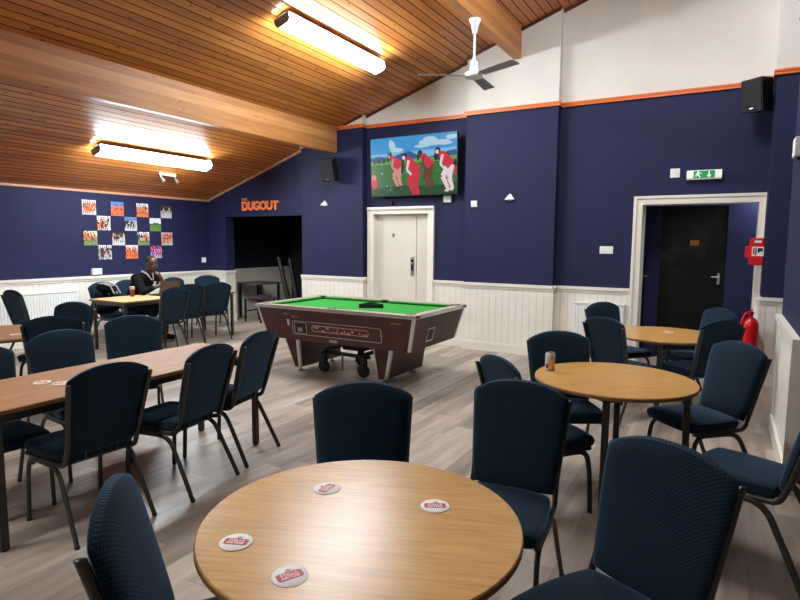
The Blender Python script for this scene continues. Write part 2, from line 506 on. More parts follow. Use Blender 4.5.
# dado panelling, caps and skirtings
DZ = 1.0
def dado_x(b, x0, x1, y):          # on a wall facing -Y
    b.box((x0, y - .018, .02), (x1, y, DZ - .03), 0)
    b.box((x0 - .0, y - .045, DZ - .035), (x1, y, DZ + .005), 1); b.box((x0, y - .03, DZ - .07), (x1, y, DZ - .035), 1)
    b.box((x0, y - .034, 0), (x1, y, .12), 1); b.box((x0, y - .027, .12), (x1, y, .135), 1)
def dado_y(b, y0, y1, x, s):       # on a wall facing +-X  (s=+1 faces +X)
    b.box((x, y0, .02), (x + s * .018, y1, DZ - .03), 2)
    b.box((x, y0, DZ - .035), (x + s * .045, y1, DZ + .005), 1); b.box((x, y0, DZ - .07), (x + s * .03, y1, DZ - .035), 1)
    b.box((x, y0, 0), (x + s * .034, y1, .12), 1); b.box((x, y0, .12), (x + s * .027, y1, .135), 1)
MD = [PANX, WHITE, PANY]
b = MB(); dado_y(b, YN, YB - .02, XL, 1); struct(b.build('trim_1', MD, smooth=False), 'cream tongue and groove dado panelling along the left wall')
b = MB(); dado_x(b, XL + .02, -8.5, YB - .02); dado_y(b, YB - .06, 8.2, -8.5, 1); struct(b.build('trim_2', MD, smooth=False), 'cream dado on the short wall beside the alcove')
b = MB(); dado_y(b, 8.2, 10.4, XL, 1); struct(b.build('trim_3', MD, smooth=False), 'dado panelling inside the dark alcove')
b = MB(); dado_x(b, AX0, AX1 + .018, YP); dado_y(b, YP - .0, YB, AX1, 1); dado_x(b, AX1, -5.19, YB); struct(b.build('trim_4', MD, smooth=False), 'cream dado between the alcove and the white door')
b = MB(); dado_x(b, -3.985, BX0, YB); dado_x(b, BX0 - .018, BX1 + .018, YP); dado_y(b, YP, YB, BX0, -1); dado_y(b, YP, YB, BX1, 1); dado_x(b, BX1, -1.1, YB)
struct(b.build('trim_5', MD, smooth=False), 'cream dado between the white door and the exit opening')
b = MB(); dado_x(b, CX0 - .018, XR, YC); dado_y(b, YC, YB - .06, CX0, -1); struct(b.build('trim_6', MD, smooth=False), 'cream dado on the pier right of the exit opening')
b = MB(); dado_y(b, 4.35, 5.86, .425, -1); dado_x(b, .38, .95, 4.35)
b.box((.398, 5.76, .14), (.425, 5.86, DZ - .07), 1); b.box((.39, 4.33, .14), (.425, 4.42, DZ - .07), 1)
struct(b.build('trim_7', MD, smooth=False), 'cream dado on the right wall stub')

# orange picture rail
b = MB()
def rail(x0, x1, y):
    b.box((x0, y - .022, RAIL0), (x1, y, RAIL1)); b.box((x0, y - .034, RAIL1 - .016), (x1, y, RAIL1 + .006)); b.box((x0, y - .03, RAIL0 - .004), (x1, y, RAIL0 + .012))
rail(xb1, AX1 + .03, YP); rail(AX1, BX0, YB); rail(BX0 - .03, BX1 + .03, YP); rail(BX1, CX0, YB); rail(CX0 - .03, XR, YC)
for x, y_a, y_b, s in ((AX1, YP, YB, 1), (BX0, YP, YB, -1), (BX1, YP, YB, 1), (CX0, YC, YB, -1)):
    b.box((x, y_a, RAIL0), (x + s * .028, y_b, RAIL1))
b.box((.39, 4.32, RAIL0), (.425, 5.86, RAIL1))
struct(b.build('trim_8', ORANGE, smooth=False), 'orange picture rail around the piers')

# brown strip where roof meets the end wall, pale cornice on the left
b = MB()
def slope_strip(x0, x1, y, h=.035, d=.03, m=0):
    b.hexa([(x0, y - d, ceil(x0) - h), (x1, y - d, ceil(x1) - h), (x1, y, ceil(x1) - h), (x0, y, ceil(x0) - h)],
           [(x0, y - d, ceil(x0)), (x1, y - d, ceil(x1)), (x1, y, ceil(x1)), (x0, y, ceil(x0))], m)
slope_strip(xb1, AX1, YP); slope_strip(AX1, BX0, YB); slope_strip(BX0, -2.735, YP); slope_strip(-2.625, BX1, YP); slope_strip(BX1, RIDGE - .06, YB)
slope_strip(XL, AX0, YB - .02, .035, .03, 1); slope_strip(AX0, xb1 - .115, YP, .035, .03, 1)
b.box((XL, YN, ceil(XL) - .035), (XL + .03, YB - .02, ceil(XL)), 1)
struct(b.build('trim_9', [BROWN, PALETRIM], smooth=False), 'thin timber strip where the boarded roof meets the walls')

# ------------------------------------------------------------------ doors
def frame(name, x0, x1, ztop, w, y, label, dep=.3, wr=None):
    b = MB(); wr = wr or w
    for d0, d1, ww in ((0, .03, w), (.03, .045, w * .35)):
        b.box((x0, y - d1, 0), (x0 + ww, y - d0, ztop - ww)); b.box((x1 - ww * wr / w, y - d1, 0), (x1, y - d0, ztop - ww)); b.box((x0, y - d1, ztop - ww), (x1, y - d0, ztop))
    b.box((x0 + w, y - .029, 0), (x0 + w + .012, y + dep, ztop - w - .012)); b.box((x1 - wr - .012, y - .029, 0), (x1 - wr, y + dep, ztop - w - .012)); b.box((x0 + w, y - .029, ztop - w - .012), (x1 - wr, y + dep, ztop - w))
    return struct(b.build(name, WHITE, smooth=False), label)
frame('trim_10', -5.2, -3.98, 2.15, .1, YB, 'cream frame of the white door', .12)
frame('trim_11', -1.1, .352, 2.2, .095, YB, 'cream frame of the wide exit opening', .3, .062)
b = MB(); b.box((-5.2, YB - .06, 2.112), (-3.975, YB - .046, 2.152)); struct(b.build('trim_12', WHITE, smooth=False), 'head moulding over the white door')

d = MB(); d.box((-5.088, 8.08, .01), (-4.345, 8.12, 2.038)); d.box((-4.335, 8.08, .01), (-4.092, 8.12, 2.038))
door = struct(d.build('door_1', DOORW, smooth=False, bevel=.003), 'cream flush door with a narrow fixed side panel')
h = MB(); h.box((-4.44, 8.068, 1.05), (-4.375, 8.08, 1.35)); h.build('push_plate', STEEL, door, smooth=False)
h = MB(); h.lathe([(.022, 0), (.022, .008)], (-4.41, 8.068, 1.29), 14, axis=(0, -1, 0)); h.box((-4.42, 8.05, 1.14), (-4.395, 8.068, 1.24)); h.build('lock', BLACKG, door)
h = MB(); h.box((-4.79, 8.072, 1.67), (-4.745, 8.08, 1.73)); h.build('door_sign', GREYP, door, smooth=False)

d = MB(); d.box((-.83, LY + .02, .01), (-.03, LY + .06, 2.099))
dd = struct(d.build('door_2', BLACKDOOR, smooth=False), 'black lobby door with lever handle')
h = MB(); h.box((-.118, LY + .008, 1.06), (-.088, LY + .02, 1.21)); h.tube([(-.103, LY + .01, 1.16), (-.103, LY - .035, 1.16), (-.19, LY - .035, 1.16)], .007, 8); h.build('lever_handle', STEEL, dd)
h = MB(); h.box((-.465, LY + .012, 1.575), (-.355, LY + .02, 1.645)); h.build('orange_plate', plain('faded amber plate', (150, 92, 30), .5), dd, smooth=False)
d = MB(); d.box((-1.045, 8.32, .01), (-1.02, LY - .03, 2.06))
dd = struct(d.build('door_3', BLACKDOOR, smooth=False), 'dark door on the left side of the lobby')
h = MB(); h.box((-1.02, 8.5, 1.05), (-1.012, 8.54, 1.2)); h.tube([(-1.012, 8.52, 1.15), (-.975, 8.52, 1.15), (-.975, 8.61, 1.15)], .009, 8); h.build('lever_handle', STEEL, dd)

# ------------------------------------------------------------------ chair
def make_chair(label):
    t = thing('banquet_chair', label, 'chair', group='navy banquet chairs')
    def by(z): return -.205 - (z - .48) * .27
    def Pb(u, v, side):
        k = .05
        uu, vv = u * math.sqrt(1 - k * v * v), v * math.sqrt(1 - k * .55 * u * u)
        zt = .882 + .06 * (1 - abs(u) ** 2.3); zb = .452 - .008 * (1 - u * u)
        z = zb + (zt - zb) * (vv + 1) / 2
        hw = .196 + (z - .48) * .092
        e = max(0., 1 - abs(u) ** 10) ** .45 * max(0., 1 - abs(v) ** 12) ** .45
        th = (.03 + .018 * (1 - u * u) * (1 - .5 * v * v)) * e if side > 0 else -.012 * e
        return Vector((uu * hw, by(z) + th * .97, z + th * .25))
    # side +1 faces forward (+Y): flip u so normals point outwards
    MB().pillow(lambda u, v, s: Pb(-u if s > 0 else -u, v, s), 16, 16, uvscale=(.22, .22)).build('backrest', FAB, t, merge=1e-5)
    def Ps(u, v, side):
        k = .17
        uu, vv = u * math.sqrt(1 - k * v * v), v * math.sqrt(1 - k * u * u)
        y = -.2 + (vv + 1) / 2 * .44 + .012; hw = .2 + (vv + 1) / 2 * .028
        e = max(0., 1 - abs(u) ** 22) ** .5 * max(0., 1 - abs(v) ** 22) ** .5
        th = (.032 + .014 * (1 - u * u) * (1 - v * v)) * e if side > 0 else -.038 * e
        return Vector((uu * hw, y, .437 + th))
    MB().pillow(Ps, 18, 18, uvscale=(.22, .22)).build('seat', FAB, t, merge=1e-5)
    for s in (-1, 1):
        def px(z): return s * (.194 + (z - .48) * .084)
        top = [(px(z), by(z) - .02, z) for z in (.862, .75, .6, .5)]
        path = fillet(top + [(s * .2, by(.42) - .004, .405), (s * .2, -.12, .4), (s * .205, .2, .4)], .07, 5)
        b = MB(); b.tube(path, .013, 10, nrm=(1, 0, 0), r2=.0145)
        b.ball(path[0], .013, 10, 6, sc=(1, 1.25, .5)); b.build('side_frame', FRAME, t)
        for part, pts in (('front', [(s * .205, .04, .385), (s * .205, .175, .385), (s * .207, .2, .25), (s * .208, .212, .006)]),
                          ('rear', [(s * .205, .04, .385), (s * .205, -.135, .385), (s * .21, -.21, .24), (s * .222, -.325, .006)])):
            b = MB(); b.tube(fillet(pts, .09, 6), .0115, 10, nrm=(1, 0, 0), r2=.0165)
            lg = b.build('leg', FRAME, t)
            e = Vector(pts[-1]); b = MB(); b.lathe([(.0135, 0), (.0135, .014), (.011, .016)], (e.x, e.y, 0), 12); b.build('foot_cap', RUBBER, lg)
    for y_ in (.12, -.14):
        b = MB(); b.tube([(-.2, y_, .393), (.2, y_, .393)], .009, 8); b.build('cross_bar', FRAME, t)
    for x_ in (-.09, .09):
        b = MB(); b.tube([(x_, by(.46) - .002, .475), (x_, -.19, .42)], .007, 8, nrm=(1, 0, 0), r2=.012); b.build('back_bracket', FRAME, t)
    return t
# (x, y) of the middle of the backrest top, heading of the sitter in degrees
CH = [
 ((-1.405, .885), 45, 'patterned navy banquet chair at the bottom left corner, near left of the nearest round table'),
 ((-1.46, 2.2), -56, 'navy banquet chair on the far side of the nearest round table, facing the viewer'),
 ((-.83, 2.62), -86, 'dark navy banquet chair between the nearest round table and the drinks can table'),
 ((-.135, 2.045), -116, 'patterned navy banquet chair at bottom right, at the right of the nearest round table'),
 ((.45, 3.22), 160, 'navy banquet chair cut off by the right picture edge, seat facing left'),
 ((.1, 4.46), -136, 'navy banquet chair turned to the can table, right in front of the right wall end'),
 ((-.01, 5.66), 136, 'navy banquet chair seen from behind, at the near right of the farthest round table'),
 ((-.04, 6.75), -140, 'navy banquet chair beside the red extinguisher, beyond the farthest round table'),
 ((-.94, 5.33), 58, 'navy banquet chair seen from behind, at the near left of the farthest round table'),
 ((-1.2, 6.68), -38, 'navy banquet chair in front of the right radiator, farthest left of the farthest round table'),
 ((-1.07, 4.27), -63, 'navy banquet chair just behind the drinks can'),
 ((-1.13, 3.12), 50, 'navy banquet chair left of the can table, mostly hidden by the chair in front'),
 ((-2.84, 1.83), 177, 'navy banquet chair seen from behind, nearest on the aisle side of the long table'),
 ((-2.81, 2.50), 189, 'middle of three navy banquet chairs on the aisle side of the long table'),
 ((-2.93, 3.06), 192, 'navy banquet chair at the far end of the aisle side of the long table'),
 ((-4.48, 3.13), -40, 'navy banquet chair turned at the far corner of the long table, facing the viewer'),
 ((-4.19, 2.33), -6, 'navy banquet chair facing across the long table, behind its two beer mats'),
 ((-5.03, 2.74), 150, 'dark navy banquet chair between the long table and the left round table'),
 ((-5.97, 3.48), -70, 'bright navy banquet chair in front of the left radiator, beyond the left round table'),
 ((-8.02, 3.87), 90, 'dark navy banquet chair standing alone near the left wall by the radiator'),
 ((-4.0, 1.68), -6, 'navy banquet chair at the left picture edge, pushed under the long table'),
 ((-8.45, 5.38), 5, 'navy banquet chair with a striped jacket, against the left wall at the drinker\'s table'),
 ((-8.54, 5.86), 6, 'navy banquet chair the seated man sits on'),
 ((-8.5, 6.73), 0, 'navy banquet chair against the left wall, just right of the seated man'),
 ((-6.72, 5.35), 179, 'nearest of three navy banquet chairs on the aisle side of the seated man\'s table'),
 ((-7.02, 5.86), 168, 'middle of three navy banquet chairs on the aisle side of the seated man\'s table'),
 ((-7.0, 6.37), 163, 'farthest of three navy banquet chairs on the aisle side of the seated man\'s table'),
 ((-8.5, 7.5), -25, 'navy banquet chair in the corner under the white light switch'),
]
proto = None
for (x, y), deg, label in CH:
    a = math.radians(deg); px_, py_ = x + .315 * math.cos(a), y + .315 * math.sin(a)
    if proto is None:
        proto = make_chair(label); proto.location = (px_, py_, 0); proto.rotation_euler = (0, 0, a - PI / 2)
    else:
        dup(proto, (px_, py_, 0), a - PI / 2, label)

# ------------------------------------------------------------------ tables
def round_table(x, y, rz, label, mat=OAK, R=.495):
    t = thing('round_table', label, 'table', (x, y, 0), rz, 'round oak tables')
    b = MB(); b.lathe([(R - .004, .707), (R, .711), (R, .729), (R - .003, .732)], n=72); b.build('tabletop', mat, t)
    b = MB(); b.lathe([(R + .0005, .709), (R + .002, .712), (R + .002, .722), (R + .0005, .724)], n=72); b.build('edge_band', EDGE, t)
    b = MB()
    for k in range(4):
        a0, a1 = k * PI / 2, (k + 1) * PI / 2; r = .42
        p0, p1 = Vector((r * math.cos(a0), r * math.sin(a0), .688)), Vector((r * math.cos(a1), r * math.sin(a1), .688))
        b.tube([p0, p1], .018, 4)
    b.build('under_frame', FRAME, t, smooth=False)
    for k in range(4):
        a = k * PI / 2; c, s_ = math.cos(a), math.sin(a); q = .02
        lo = [(.44 * c + q * (dx * c - dy * s_), .44 * s_ + q * (dx * s_ + dy * c), .004) for dx, dy in ((-1, -1), (1, -1), (1, 1), (-1, 1))]
        hi = [(.43 * c + q * (dx * c - dy * s_), .43 * s_ + q * (dx * s_ + dy * c), .706) for dx, dy in ((-1, -1), (1, -1), (1, 1), (-1, 1))]
        b = MB(); b.hexa(lo, hi); lg = b.build('leg', FRAME, t, bevel=.004)
        b = MB(); b.lathe([(.019, 0), (.019, .012)], (.44 * c, .44 * s_, 0), 10); b.build('foot_cap', RUBBER, lg)
    return t
round_table(-.949, 1.423, -.3, 'round oak table in the foreground with four red and white beer mats')
round_table(-.60, 3.83, .08, 'round oak table at right with a drinks can on it')
round_table(-.49, 6.0, 0., 'round oak table farthest back, in front of the exit opening')
round_table(-5.82, 2.73, .4, 'round oak table cut by the left picture edge', OAKB)
def long_table(x0, x1, y0, y1, label, mat):
    cx, cy = (x0 + x1) / 2, (y0 + y1) / 2; hx, hy = (x1 - x0) / 2, (y1 - y0) / 2
    t = thing('long_table', label, 'table', (cx, cy, 0), 0, 'rectangular oak tables')
    b = MB(); b.box((-hx, -hy, .716), (hx, hy, .742)); b.build('tabletop', mat, t, bevel=.004)
    b = MB()
    for s in (-1, 1):
        b.box((s * hx, -hy - .003, .718), (s * (hx + .003), hy + .003, .738)); b.box((-hx, s * hy, .718), (hx, s * (hy + .003), .738))
    b.build('edge_band', EDGE, t, smooth=False)
    b = MB(); q = .02; ax, ay = hx - .04, hy - .05
    for s in (-1, 1):
        b.box((s * ax - .012, -ay, .67), (s * ax + .012, ay, .716)); b.box((-ax, s * ay - .012, .67), (ax, s * ay + .012, .716))
    b.build('under_frame', FRAME, t, smooth=False)
    for sx in (-1, 1):
        for sy in (-1, 1):
            b = MB(); b.box((sx * ax - q, sy * ay - q, .006), (sx * ax + q, sy * ay + q, .716)); lg = b.build('leg', FRAME, t, bevel=.004)
            b = MB(); b.lathe([(.019, 0), (.019, .012)], (sx * ax, sy * ay, 0), 10); b.build('foot_cap', RUBBER, lg)
    return t
long_table(-3.81, -3.11, 1.36, 3.27, 'long oak table at left with two beer mats', OAKB)
long_table(-7.95, -7.17, 4.86, 6.92, 'pale oak table by the left wall where the man sits', OAKP)

# beer mats
CARD = plain('beer mat card', (236, 230, 224), .6, var=.02); CRED = plain('printed red', (196, 40, 52), .5); CGOLD = plain('printed gold', (170, 128, 92), .5); CDARK = plain('printed dark', (80, 48, 48), .5)
def mat_disc(x, y, z, ang, label, tilt=0.0):
    t = thing('beer_mat', label, 'coaster', (x, y, z), 0, 'round beer mats', rot=(tilt, 0, ang))
    b = MB(); b.lathe([(.046, 0), (.0475, .0006), (.0475, .0022), (.0465, .0028)], n=40); b.build('card', CARD, t)
    b = MB()
    def plate(w, h, z0, m):
        pts = [(-w, -h * .75), (-w * .8, -h), (w * .8, -h), (w, -h * .75), (w, h * .75), (w * .8, h), (w * .35, h * 1.0), (0, h * 1.25), (-w * .35, h), (-w * .8, h), (-w, h * .75)]
        b.prism([(px_, py_, z0) for px_, py_ in pts], (0, 0, .0002), m)
    plate(.035, .0165, .0028, 0); plate(.033, .0148, .003, 1)
    b.tube([(-.004, .0225, .003), (.002, .027, .003), (.007, .0225, .003), (.011, .0235, .003)], .0012, 6, 0)
    b.build('printed_label', [CDARK, CRED], t, smooth=False)
    text_obj('lettering', 'STELLA', .0150, .0001, Matrix.Translation((0, .0062, .0034)), CARD, t, .0003)
    text_obj('lettering', 'ARTOIS', .0150, .0001, Matrix.Translation((0, -.0072, .0034)), CARD, t, .0003)
    return t
R_ = math.radians
mat_disc(-1.179, 1.547, .732, R_(95), 'beer mat at the far left of the foreground round table')
mat_disc(-.792, 1.622, .732, R_(28), 'beer mat at the right of the foreground round table')
mat_disc(-1.185, 1.125, .732, R_(22), 'beer mat at the left edge of the foreground round table')
mat_disc(-.94, 1.074, .7325, R_(62), 'beer mat nearest the viewer on the foreground round table', R_(2))
mat_disc(-3.528, 1.84, .742, R_(20), 'beer mat on the long table, the left one of its two')
mat_disc(-3.41, 1.885, .742, R_(60), 'beer mat on the long table, half hidden by the chair back')
mat_disc(-.47, 6.15, .732, R_(40), 'beer mat on the farthest round table')
mat_disc(-5.583, 2.71, .732, R_(10), 'beer mat on the round table at the left picture edge')

# drinks can
t = thing('drinks_can', 'silver and orange drinks can on the middle right round table', 'can', (-1.02, 3.85, .732))
t.rotation_euler = (0, 0, R_(-20))
b = MB(); b.lathe([(.026, 0), (.033, .008), (.033, .105), (.027, .119), (.0265, .121)], n=28); b.build('body', plain('aluminium can print', (226, 222, 216), .3, .25, var=.1, scale=20), t)
b = MB(); b.lathe([(.0265, .121), (.027, .123), (.0245, .1232), (.0235, .1195)], n=28); b.build('lid', STEEL, t)
b = MB()
def wrap(a0, a1, z0, z1, m, r=.0334):
    n = 10; vs = []; 
    for i in range(n + 1):
        a = a0 + (a1 - a0) * i / n
        vs += [(r * math.cos(a), r * math.sin(a), z0), (r * math.cos(a), r * math.sin(a), z1)]
    b.add(vs, [(2 * i, 2 * i + 2, 2 * i + 3, 2 * i + 1) for i in range(n)], m)
wrap(R_(-75), R_(40), .012, .075, 0); wrap(R_(-60), R_(30), .075, .1, 1); wrap(R_(-110), R_(-75), .015, .045, 2)
b.build('printed_wrap', [plain('can orange', (232, 172, 126), .35), plain('can grey', (176, 170, 166), .35), plain('can red', (160, 34, 34), .35)], t)
b = MB(); b.tube([(-.004, 0, .1245), (.012, 0, .1245)], .004, 8); b.build('ring_pull', STEEL, t)

# pint of red drink
t = thing('pint_glass', 'tall pint glass of red drink on the seated man\'s table', 'glass', (-7.74, 5.40, .742))
gm = NT('clear glass'); gm.set(Roughness=.02); gm.b.inputs['Transmission Weight'].default_value = 1.0; gm.b.inputs['IOR'].default_value = 1.3
b = MB(); b.lathe([(.033, 0), (.036, .05), (.043, .16), (.041, .16), (.034, .05), (.031, .008)], n=24); b.build('glass', gm.m, t)
b = MB(); b.lathe([(.03, .009), (.0335, .05), (.0375, .11), (.0375, .112)], n=24); b.build('drink', plain('red drink', (150, 14, 28), .2), t)
b = MB(); b.lathe([(.0375, .1125), (.0405, .155), (.0405, .157)], n=24); b.build('foam', plain('pale froth', (226, 190, 180), .7), t)

# ------------------------------------------------------------------ pool table
PT = thing('pool_table', 'coin operated mahogany pool table with green baize', 'pool table', (-3.82, 5.705, 0))
HX, HY, ZT = 1.10, .65, .845
def ring(b, hx, hy, z): return [(-hx, -hy, z), (hx, -hy, z), (hx, hy, z), (-hx, hy, z)]
b = MB(); b.hexa(ring(b, HX - .11, HY - .09, .44), ring(b, HX - .02, HY - .02, ZT - .035)); b.build('cabinet', MAHOG, PT, smooth=False, bevel=.004)
b = MB()
for s in (-1, 1):
    b.box((-HX, s * (HY - .1), ZT - .03), (HX, s * (HY - .006), ZT)); b.box((s * (HX - .1), -HY + .1, ZT - .03), (s * (HX - .006), HY - .1, ZT))
b.build('top_rail', RAILTOP, PT, smooth=False)
b = MB()
for s in (-1, 1):
    b.box((-HX - .004, s * (HY - .008), ZT - .038), (HX + .004, s * HY, ZT + .001)); b.box((s * (HX - .008), -HY, ZT - .038), (s * HX, HY, ZT + .001))
b.build('metal_edge', ALU, PT, smooth=False, bevel=.004)
b = MB(); b.box((-HX + .1, -HY + .1, ZT - .06), (HX - .1, HY - .1, ZT - .034)); b.build('bed_cloth', BAIZE, PT, smooth=False)
for s in (-1, 1):
    for x0, x1 in ((-HX + .16, -.07), (.07, HX - .16)):
        b = MB(); b.prism([(x0, s * (HY - .1), ZT - .005), (x0, s * (HY - .1), ZT - .034), (x0, s * (HY - .14), ZT - .02), (x0, s * (HY - .14), ZT - .008)], (x1 - x0, 0, 0)); b.build('cushion', BAIZE, PT, smooth=False)
    b = MB(); b.prism([(s * (HX - .1), -HY + .16, ZT - .005), (s * (HX - .1), -HY + .16, ZT - .034), (s * (HX - .14), -HY + .16, ZT - .02), (s * (HX - .14), -HY + .16, ZT - .008)], (0, 2 * HY - .32, 0)); b.build('cushion', BAIZE, PT, smooth=False)
for px_, py_ in ((-HX + .095, -HY + .095), (0, -HY + .075), (HX - .095, -HY + .095), (-HX + .095, HY - .095), (0, HY - .075), (HX - .095, HY - .095)):
    b = MB(); b.lathe([(.052, ZT - .034), (.056, ZT + .002), (.05, ZT + .004), (.04, ZT - .002)], (px_, py_, 0), 18); b.build('pocket', BLACK, PT)
def taper(z): k = (z - .44) / (ZT - .035 - .44); return HX - .11 + .09 * k, HY - .09 + .07 * k
for sx in (-1, 1):
    for sy in (-1, 1):
        b = MB(); lo, hi = taper(.445), taper(ZT - .04); w = .028
        def corner(hx, hy, z): return [(sx * (hx - w), sy * (hy + .003), z), (sx * (hx + .003), sy * (hy + .003), z), (sx * (hx + .003), sy * (hy - w), z), (sx * (hx - w * .5), sy * (hy - w * .5), z)]
        L, U = corner(*lo, .445), corner(*hi, ZT - .04)
        if sx * sy > 0: L.reverse(); U.reverse()
        b.hexa(L, U); b.build('corner_trim', ALU, PT, smooth=False)
# front coin panel follows the sloping face
def face(x, z, out): hx, hy = taper(z); return Vector((x, -hy - out, z))
def rrect(x0, x1, z0, z1, r, n=5):
    pts = []
    for cx, cz, a0 in ((x1 - r, z1 - r, 0), (x0 + r, z1 - r, 90), (x0 + r, z0 + r, 180), (x1 - r, z0 + r, 270)):
        for k in range(n + 1):
            a = R_(a0 + 90 * k / n); pts.append((cx + r * math.cos(a), cz + r * math.sin(a)))
    return pts
def outline(x0, x1, z0, z1, r, wd, mat, name, parent, out=.004):
    b = MB(); pts = [face(x, z, out) for x, z in rrect(x0, x1, z0, z1, r)]
    b.tube(pts + [pts[0]], wd, 6, caps=False); return b.build(name, mat, parent)
b = MB(); b.prism([face(x, z, .001) for x, z in rrect(-.56, .66, .515, .675, .03)], (0, -.006, 0)); cp = b.build('coin_panel', MAHOG, PT, smooth=False)
outline(-.56, .66, .515, .675, .03, .0045, ALU, 'panel_trim', cp, .007)
b = MB(); b.prism([face(x, z, .006) for x, z in rrect(-.52, -.35, .53, .66, .012)], (0, -.008, 0)); b.build('coin_slot', BLACKG, cp, smooth=False)
outline(-.52, -.35, .53, .66, .012, .004, ALU, 'slot_trim', cp, .014)
b = MB(); b.box((-.47, -HY + .035, .555), (-.40, -HY + .05, .6)); b.build('coin_tray', STEEL, cp, smooth=False)
pk = NT('ball window'); v = pk.new('ShaderNodeTexVoronoi'); v.inputs['Scale'].default_value = 26.0; pk.link(pk.coords(), v.inputs['Vector'])
pk.color(pk.ramp(v.outputs['Distance'], [(.25, lin((206, 160, 160))), (.42, lin((112, 30, 38))), (.7, lin((60, 18, 24)))])); pk.set(Roughness=.15)
b = MB(); b.prism([face(x, z, .006) for x, z in rrect(-.27, .5, .575, .632, .028)], (0, -.004, 0)); b.build('ball_window', pk.m, cp, smooth=False)
outline(-.27, .5, .57, .637, .033, .0055, plain('pinkish chrome', (196, 168, 164), .3, .6), 'window_trim', cp, .01)
b = MB(); b.prism([face(x, z, .001) for x, z in rrect(-.62, -.585, .615, .69, .008)], (0, -.02, 0)); b.build('chrome_lock', ALU, PT, smooth=False)
b = MB(); b.prism([face(x, z, .001) for x, z in rrect(-.68, -.6, .735, .76, .004)], (0, -.002, 0)); b.prism([face(x, z, .001) for x, z in rrect(-.57, -.46, .71, .735, .004)], (0, -.002, 0)); b.prism([face(x, z, .001) for x, z in rrect(.78, .92, .735, .75, .004)], (0, -.002, 0)); b.build('label_plate', plain('worn metal label', (128, 100, 92), .4, .4), PT, smooth=False)
b = MB(); b.prism([face(x, z, .001) for x, z in rrect(-.05, .06, .455, .485, .004)], (0, -.002, 0)); b.build('label_plate', plain('paper label', (176, 164, 160), .6), PT, smooth=False)
# right end ball return
hx, hy = taper(.58)
def eface(y, z, out): hx, hy = taper(z); return Vector((hx + out, y, z))
b = MB(); b.prism([eface(y, z, .001) for y, z in rrect(-.26, -.11, .52, .66, .01)], (.006, 0, 0)); rb = b.build('ball_return', BLACK, PT, smooth=False)
b = MB(); pts = [eface(y, z, .008) for y, z in rrect(-.26, -.11, .52, .66, .01)]; b.tube(pts + [pts[0]], .008, 6, caps=False); b.build('return_trim', ALU, rb)
for s, lo0, lo1, hi0, hi1 in ((-1, -.76, -.665, -.92, -.70), (1, .45, .575, .39, .645)):
    Y0, Y1 = -.33, .5
    b = MB(); b.hexa([(lo0, Y0, .05), (lo1, Y0, .05), (lo1, Y1 + .02, .05), (lo0, Y1 + .02, .05)], [(hi0, Y0 - .01, .442), (hi1, Y0 - .01, .442), (hi1, Y1, .442), (hi0, Y1, .442)])
    lg = b.build('leg', MAHOG, PT, smooth=False, bevel=.003)
    b = MB(); b.hexa([(lo1 - .032, Y0 - .004, .055), (lo1 + .003, Y0 - .004, .055), (lo1 + .003, Y0 + .03, .055), (lo1 - .032, Y0 + .03, .055)], [(hi1 - .032, Y0 - .014, .435), (hi1 + .003, Y0 - .014, .435), (hi1 + .003, Y0 + .03, .435), (hi1 - .032, Y0 + .03, .435)]); b.build('leg_trim', ALU, lg, smooth=False)
    b = MB(); b.hexa([(lo0 - .003, Y0 - .004, .055), (lo0 + .012, Y0 - .004, .055), (lo0 + .012, Y0 + .02, .055), (lo0 - .003, Y0 + .02, .055)], [(hi0 - .003, Y0 - .014, .435), (hi0 + .012, Y0 - .014, .435), (hi0 + .012, Y0 + .02, .435), (hi0 - .003, Y0 + .02, .435)]); b.build('leg_trim', ALU, lg, smooth=False)
    for fy in (-.27, .38):
        fx = (lo0 + lo1) / 2
        b = MB(); b.lathe([(.04, 0), (.042, .012), (.012, .02), (.012, .052)], (fx, fy, 0), 16); b.build('levelling_foot', STEEL, lg)
# things on / under it
TR = thing('ball_triangle', 'black ball rack lying on the green baize', 'ball rack', (-3.68, 5.72, ZT - .034), R_(32))
b = MB()
tri = [Vector((.16 * math.cos(R_(a)), .16 * math.sin(R_(a)), 0)) for a in (90, 210, 330)]
for i in range(3):
    p, q_ = tri[i], tri[(i + 1) % 3]; dv = (q_ - p).normalized(); nv = Vector((-dv.y, dv.x, 0)) * .012
    b.prism([p - nv * .5 - dv * .006, q_ - nv * .5 + dv * .006, q_ + nv * .5 + dv * .006, p + nv * .5 - dv * .006], (0, 0, .05))
o = b.build('frame', BLACK, TR, smooth=False, bevel=.004)
DL = thing('table_trolley', 'black wheeled lifting trolley parked under the pool table', 'trolley', (-3.95, 5.75, 0))
b = MB()
for yy in (-.2, .3): b.box((-.32, yy - .02, .22), (.36, yy + .02, .26))
for xx in (-.28, .3): b.box((xx - .02, -.22, .25), (xx + .02, .32, .29))
b.box((-.14, -.05, .26), (.16, .16, .4)); b.build('chassis', BLACK, DL, smooth=False, bevel=.004)
b = MB(); b.tube([(-.02, -.22, .24), (-.02, -.22, .04)], .014, 8); b.tube([(.3, -.2, .28), (.3, -.2, .12)], .016, 8); b.build('jack_leg', GREYP, DL)
for xx, yy in ((-.28, -.24), (.3, -.24), (-.1, .3), (.34, .32)):
    b = MB(); b.lathe([(.03, -.022), (.07, -.022), (.078, -.012), (.078, .012), (.07, .022), (.03, .022)], (xx, yy, .078), 24, axis=(0, 1, .0)); w = b.build('wheel', RUBBER, DL)
    b = MB(); b.box((xx - .03, yy - .035, .07), (xx + .03, yy - .028, .24)); b.box((xx - .03, yy + .028, .07), (xx + .03, yy + .035, .24)); b.box((xx - .03, yy - .035, .235), (xx + .03, yy + .035, .245)); b.build('fork', BLACK, w, smooth=False)

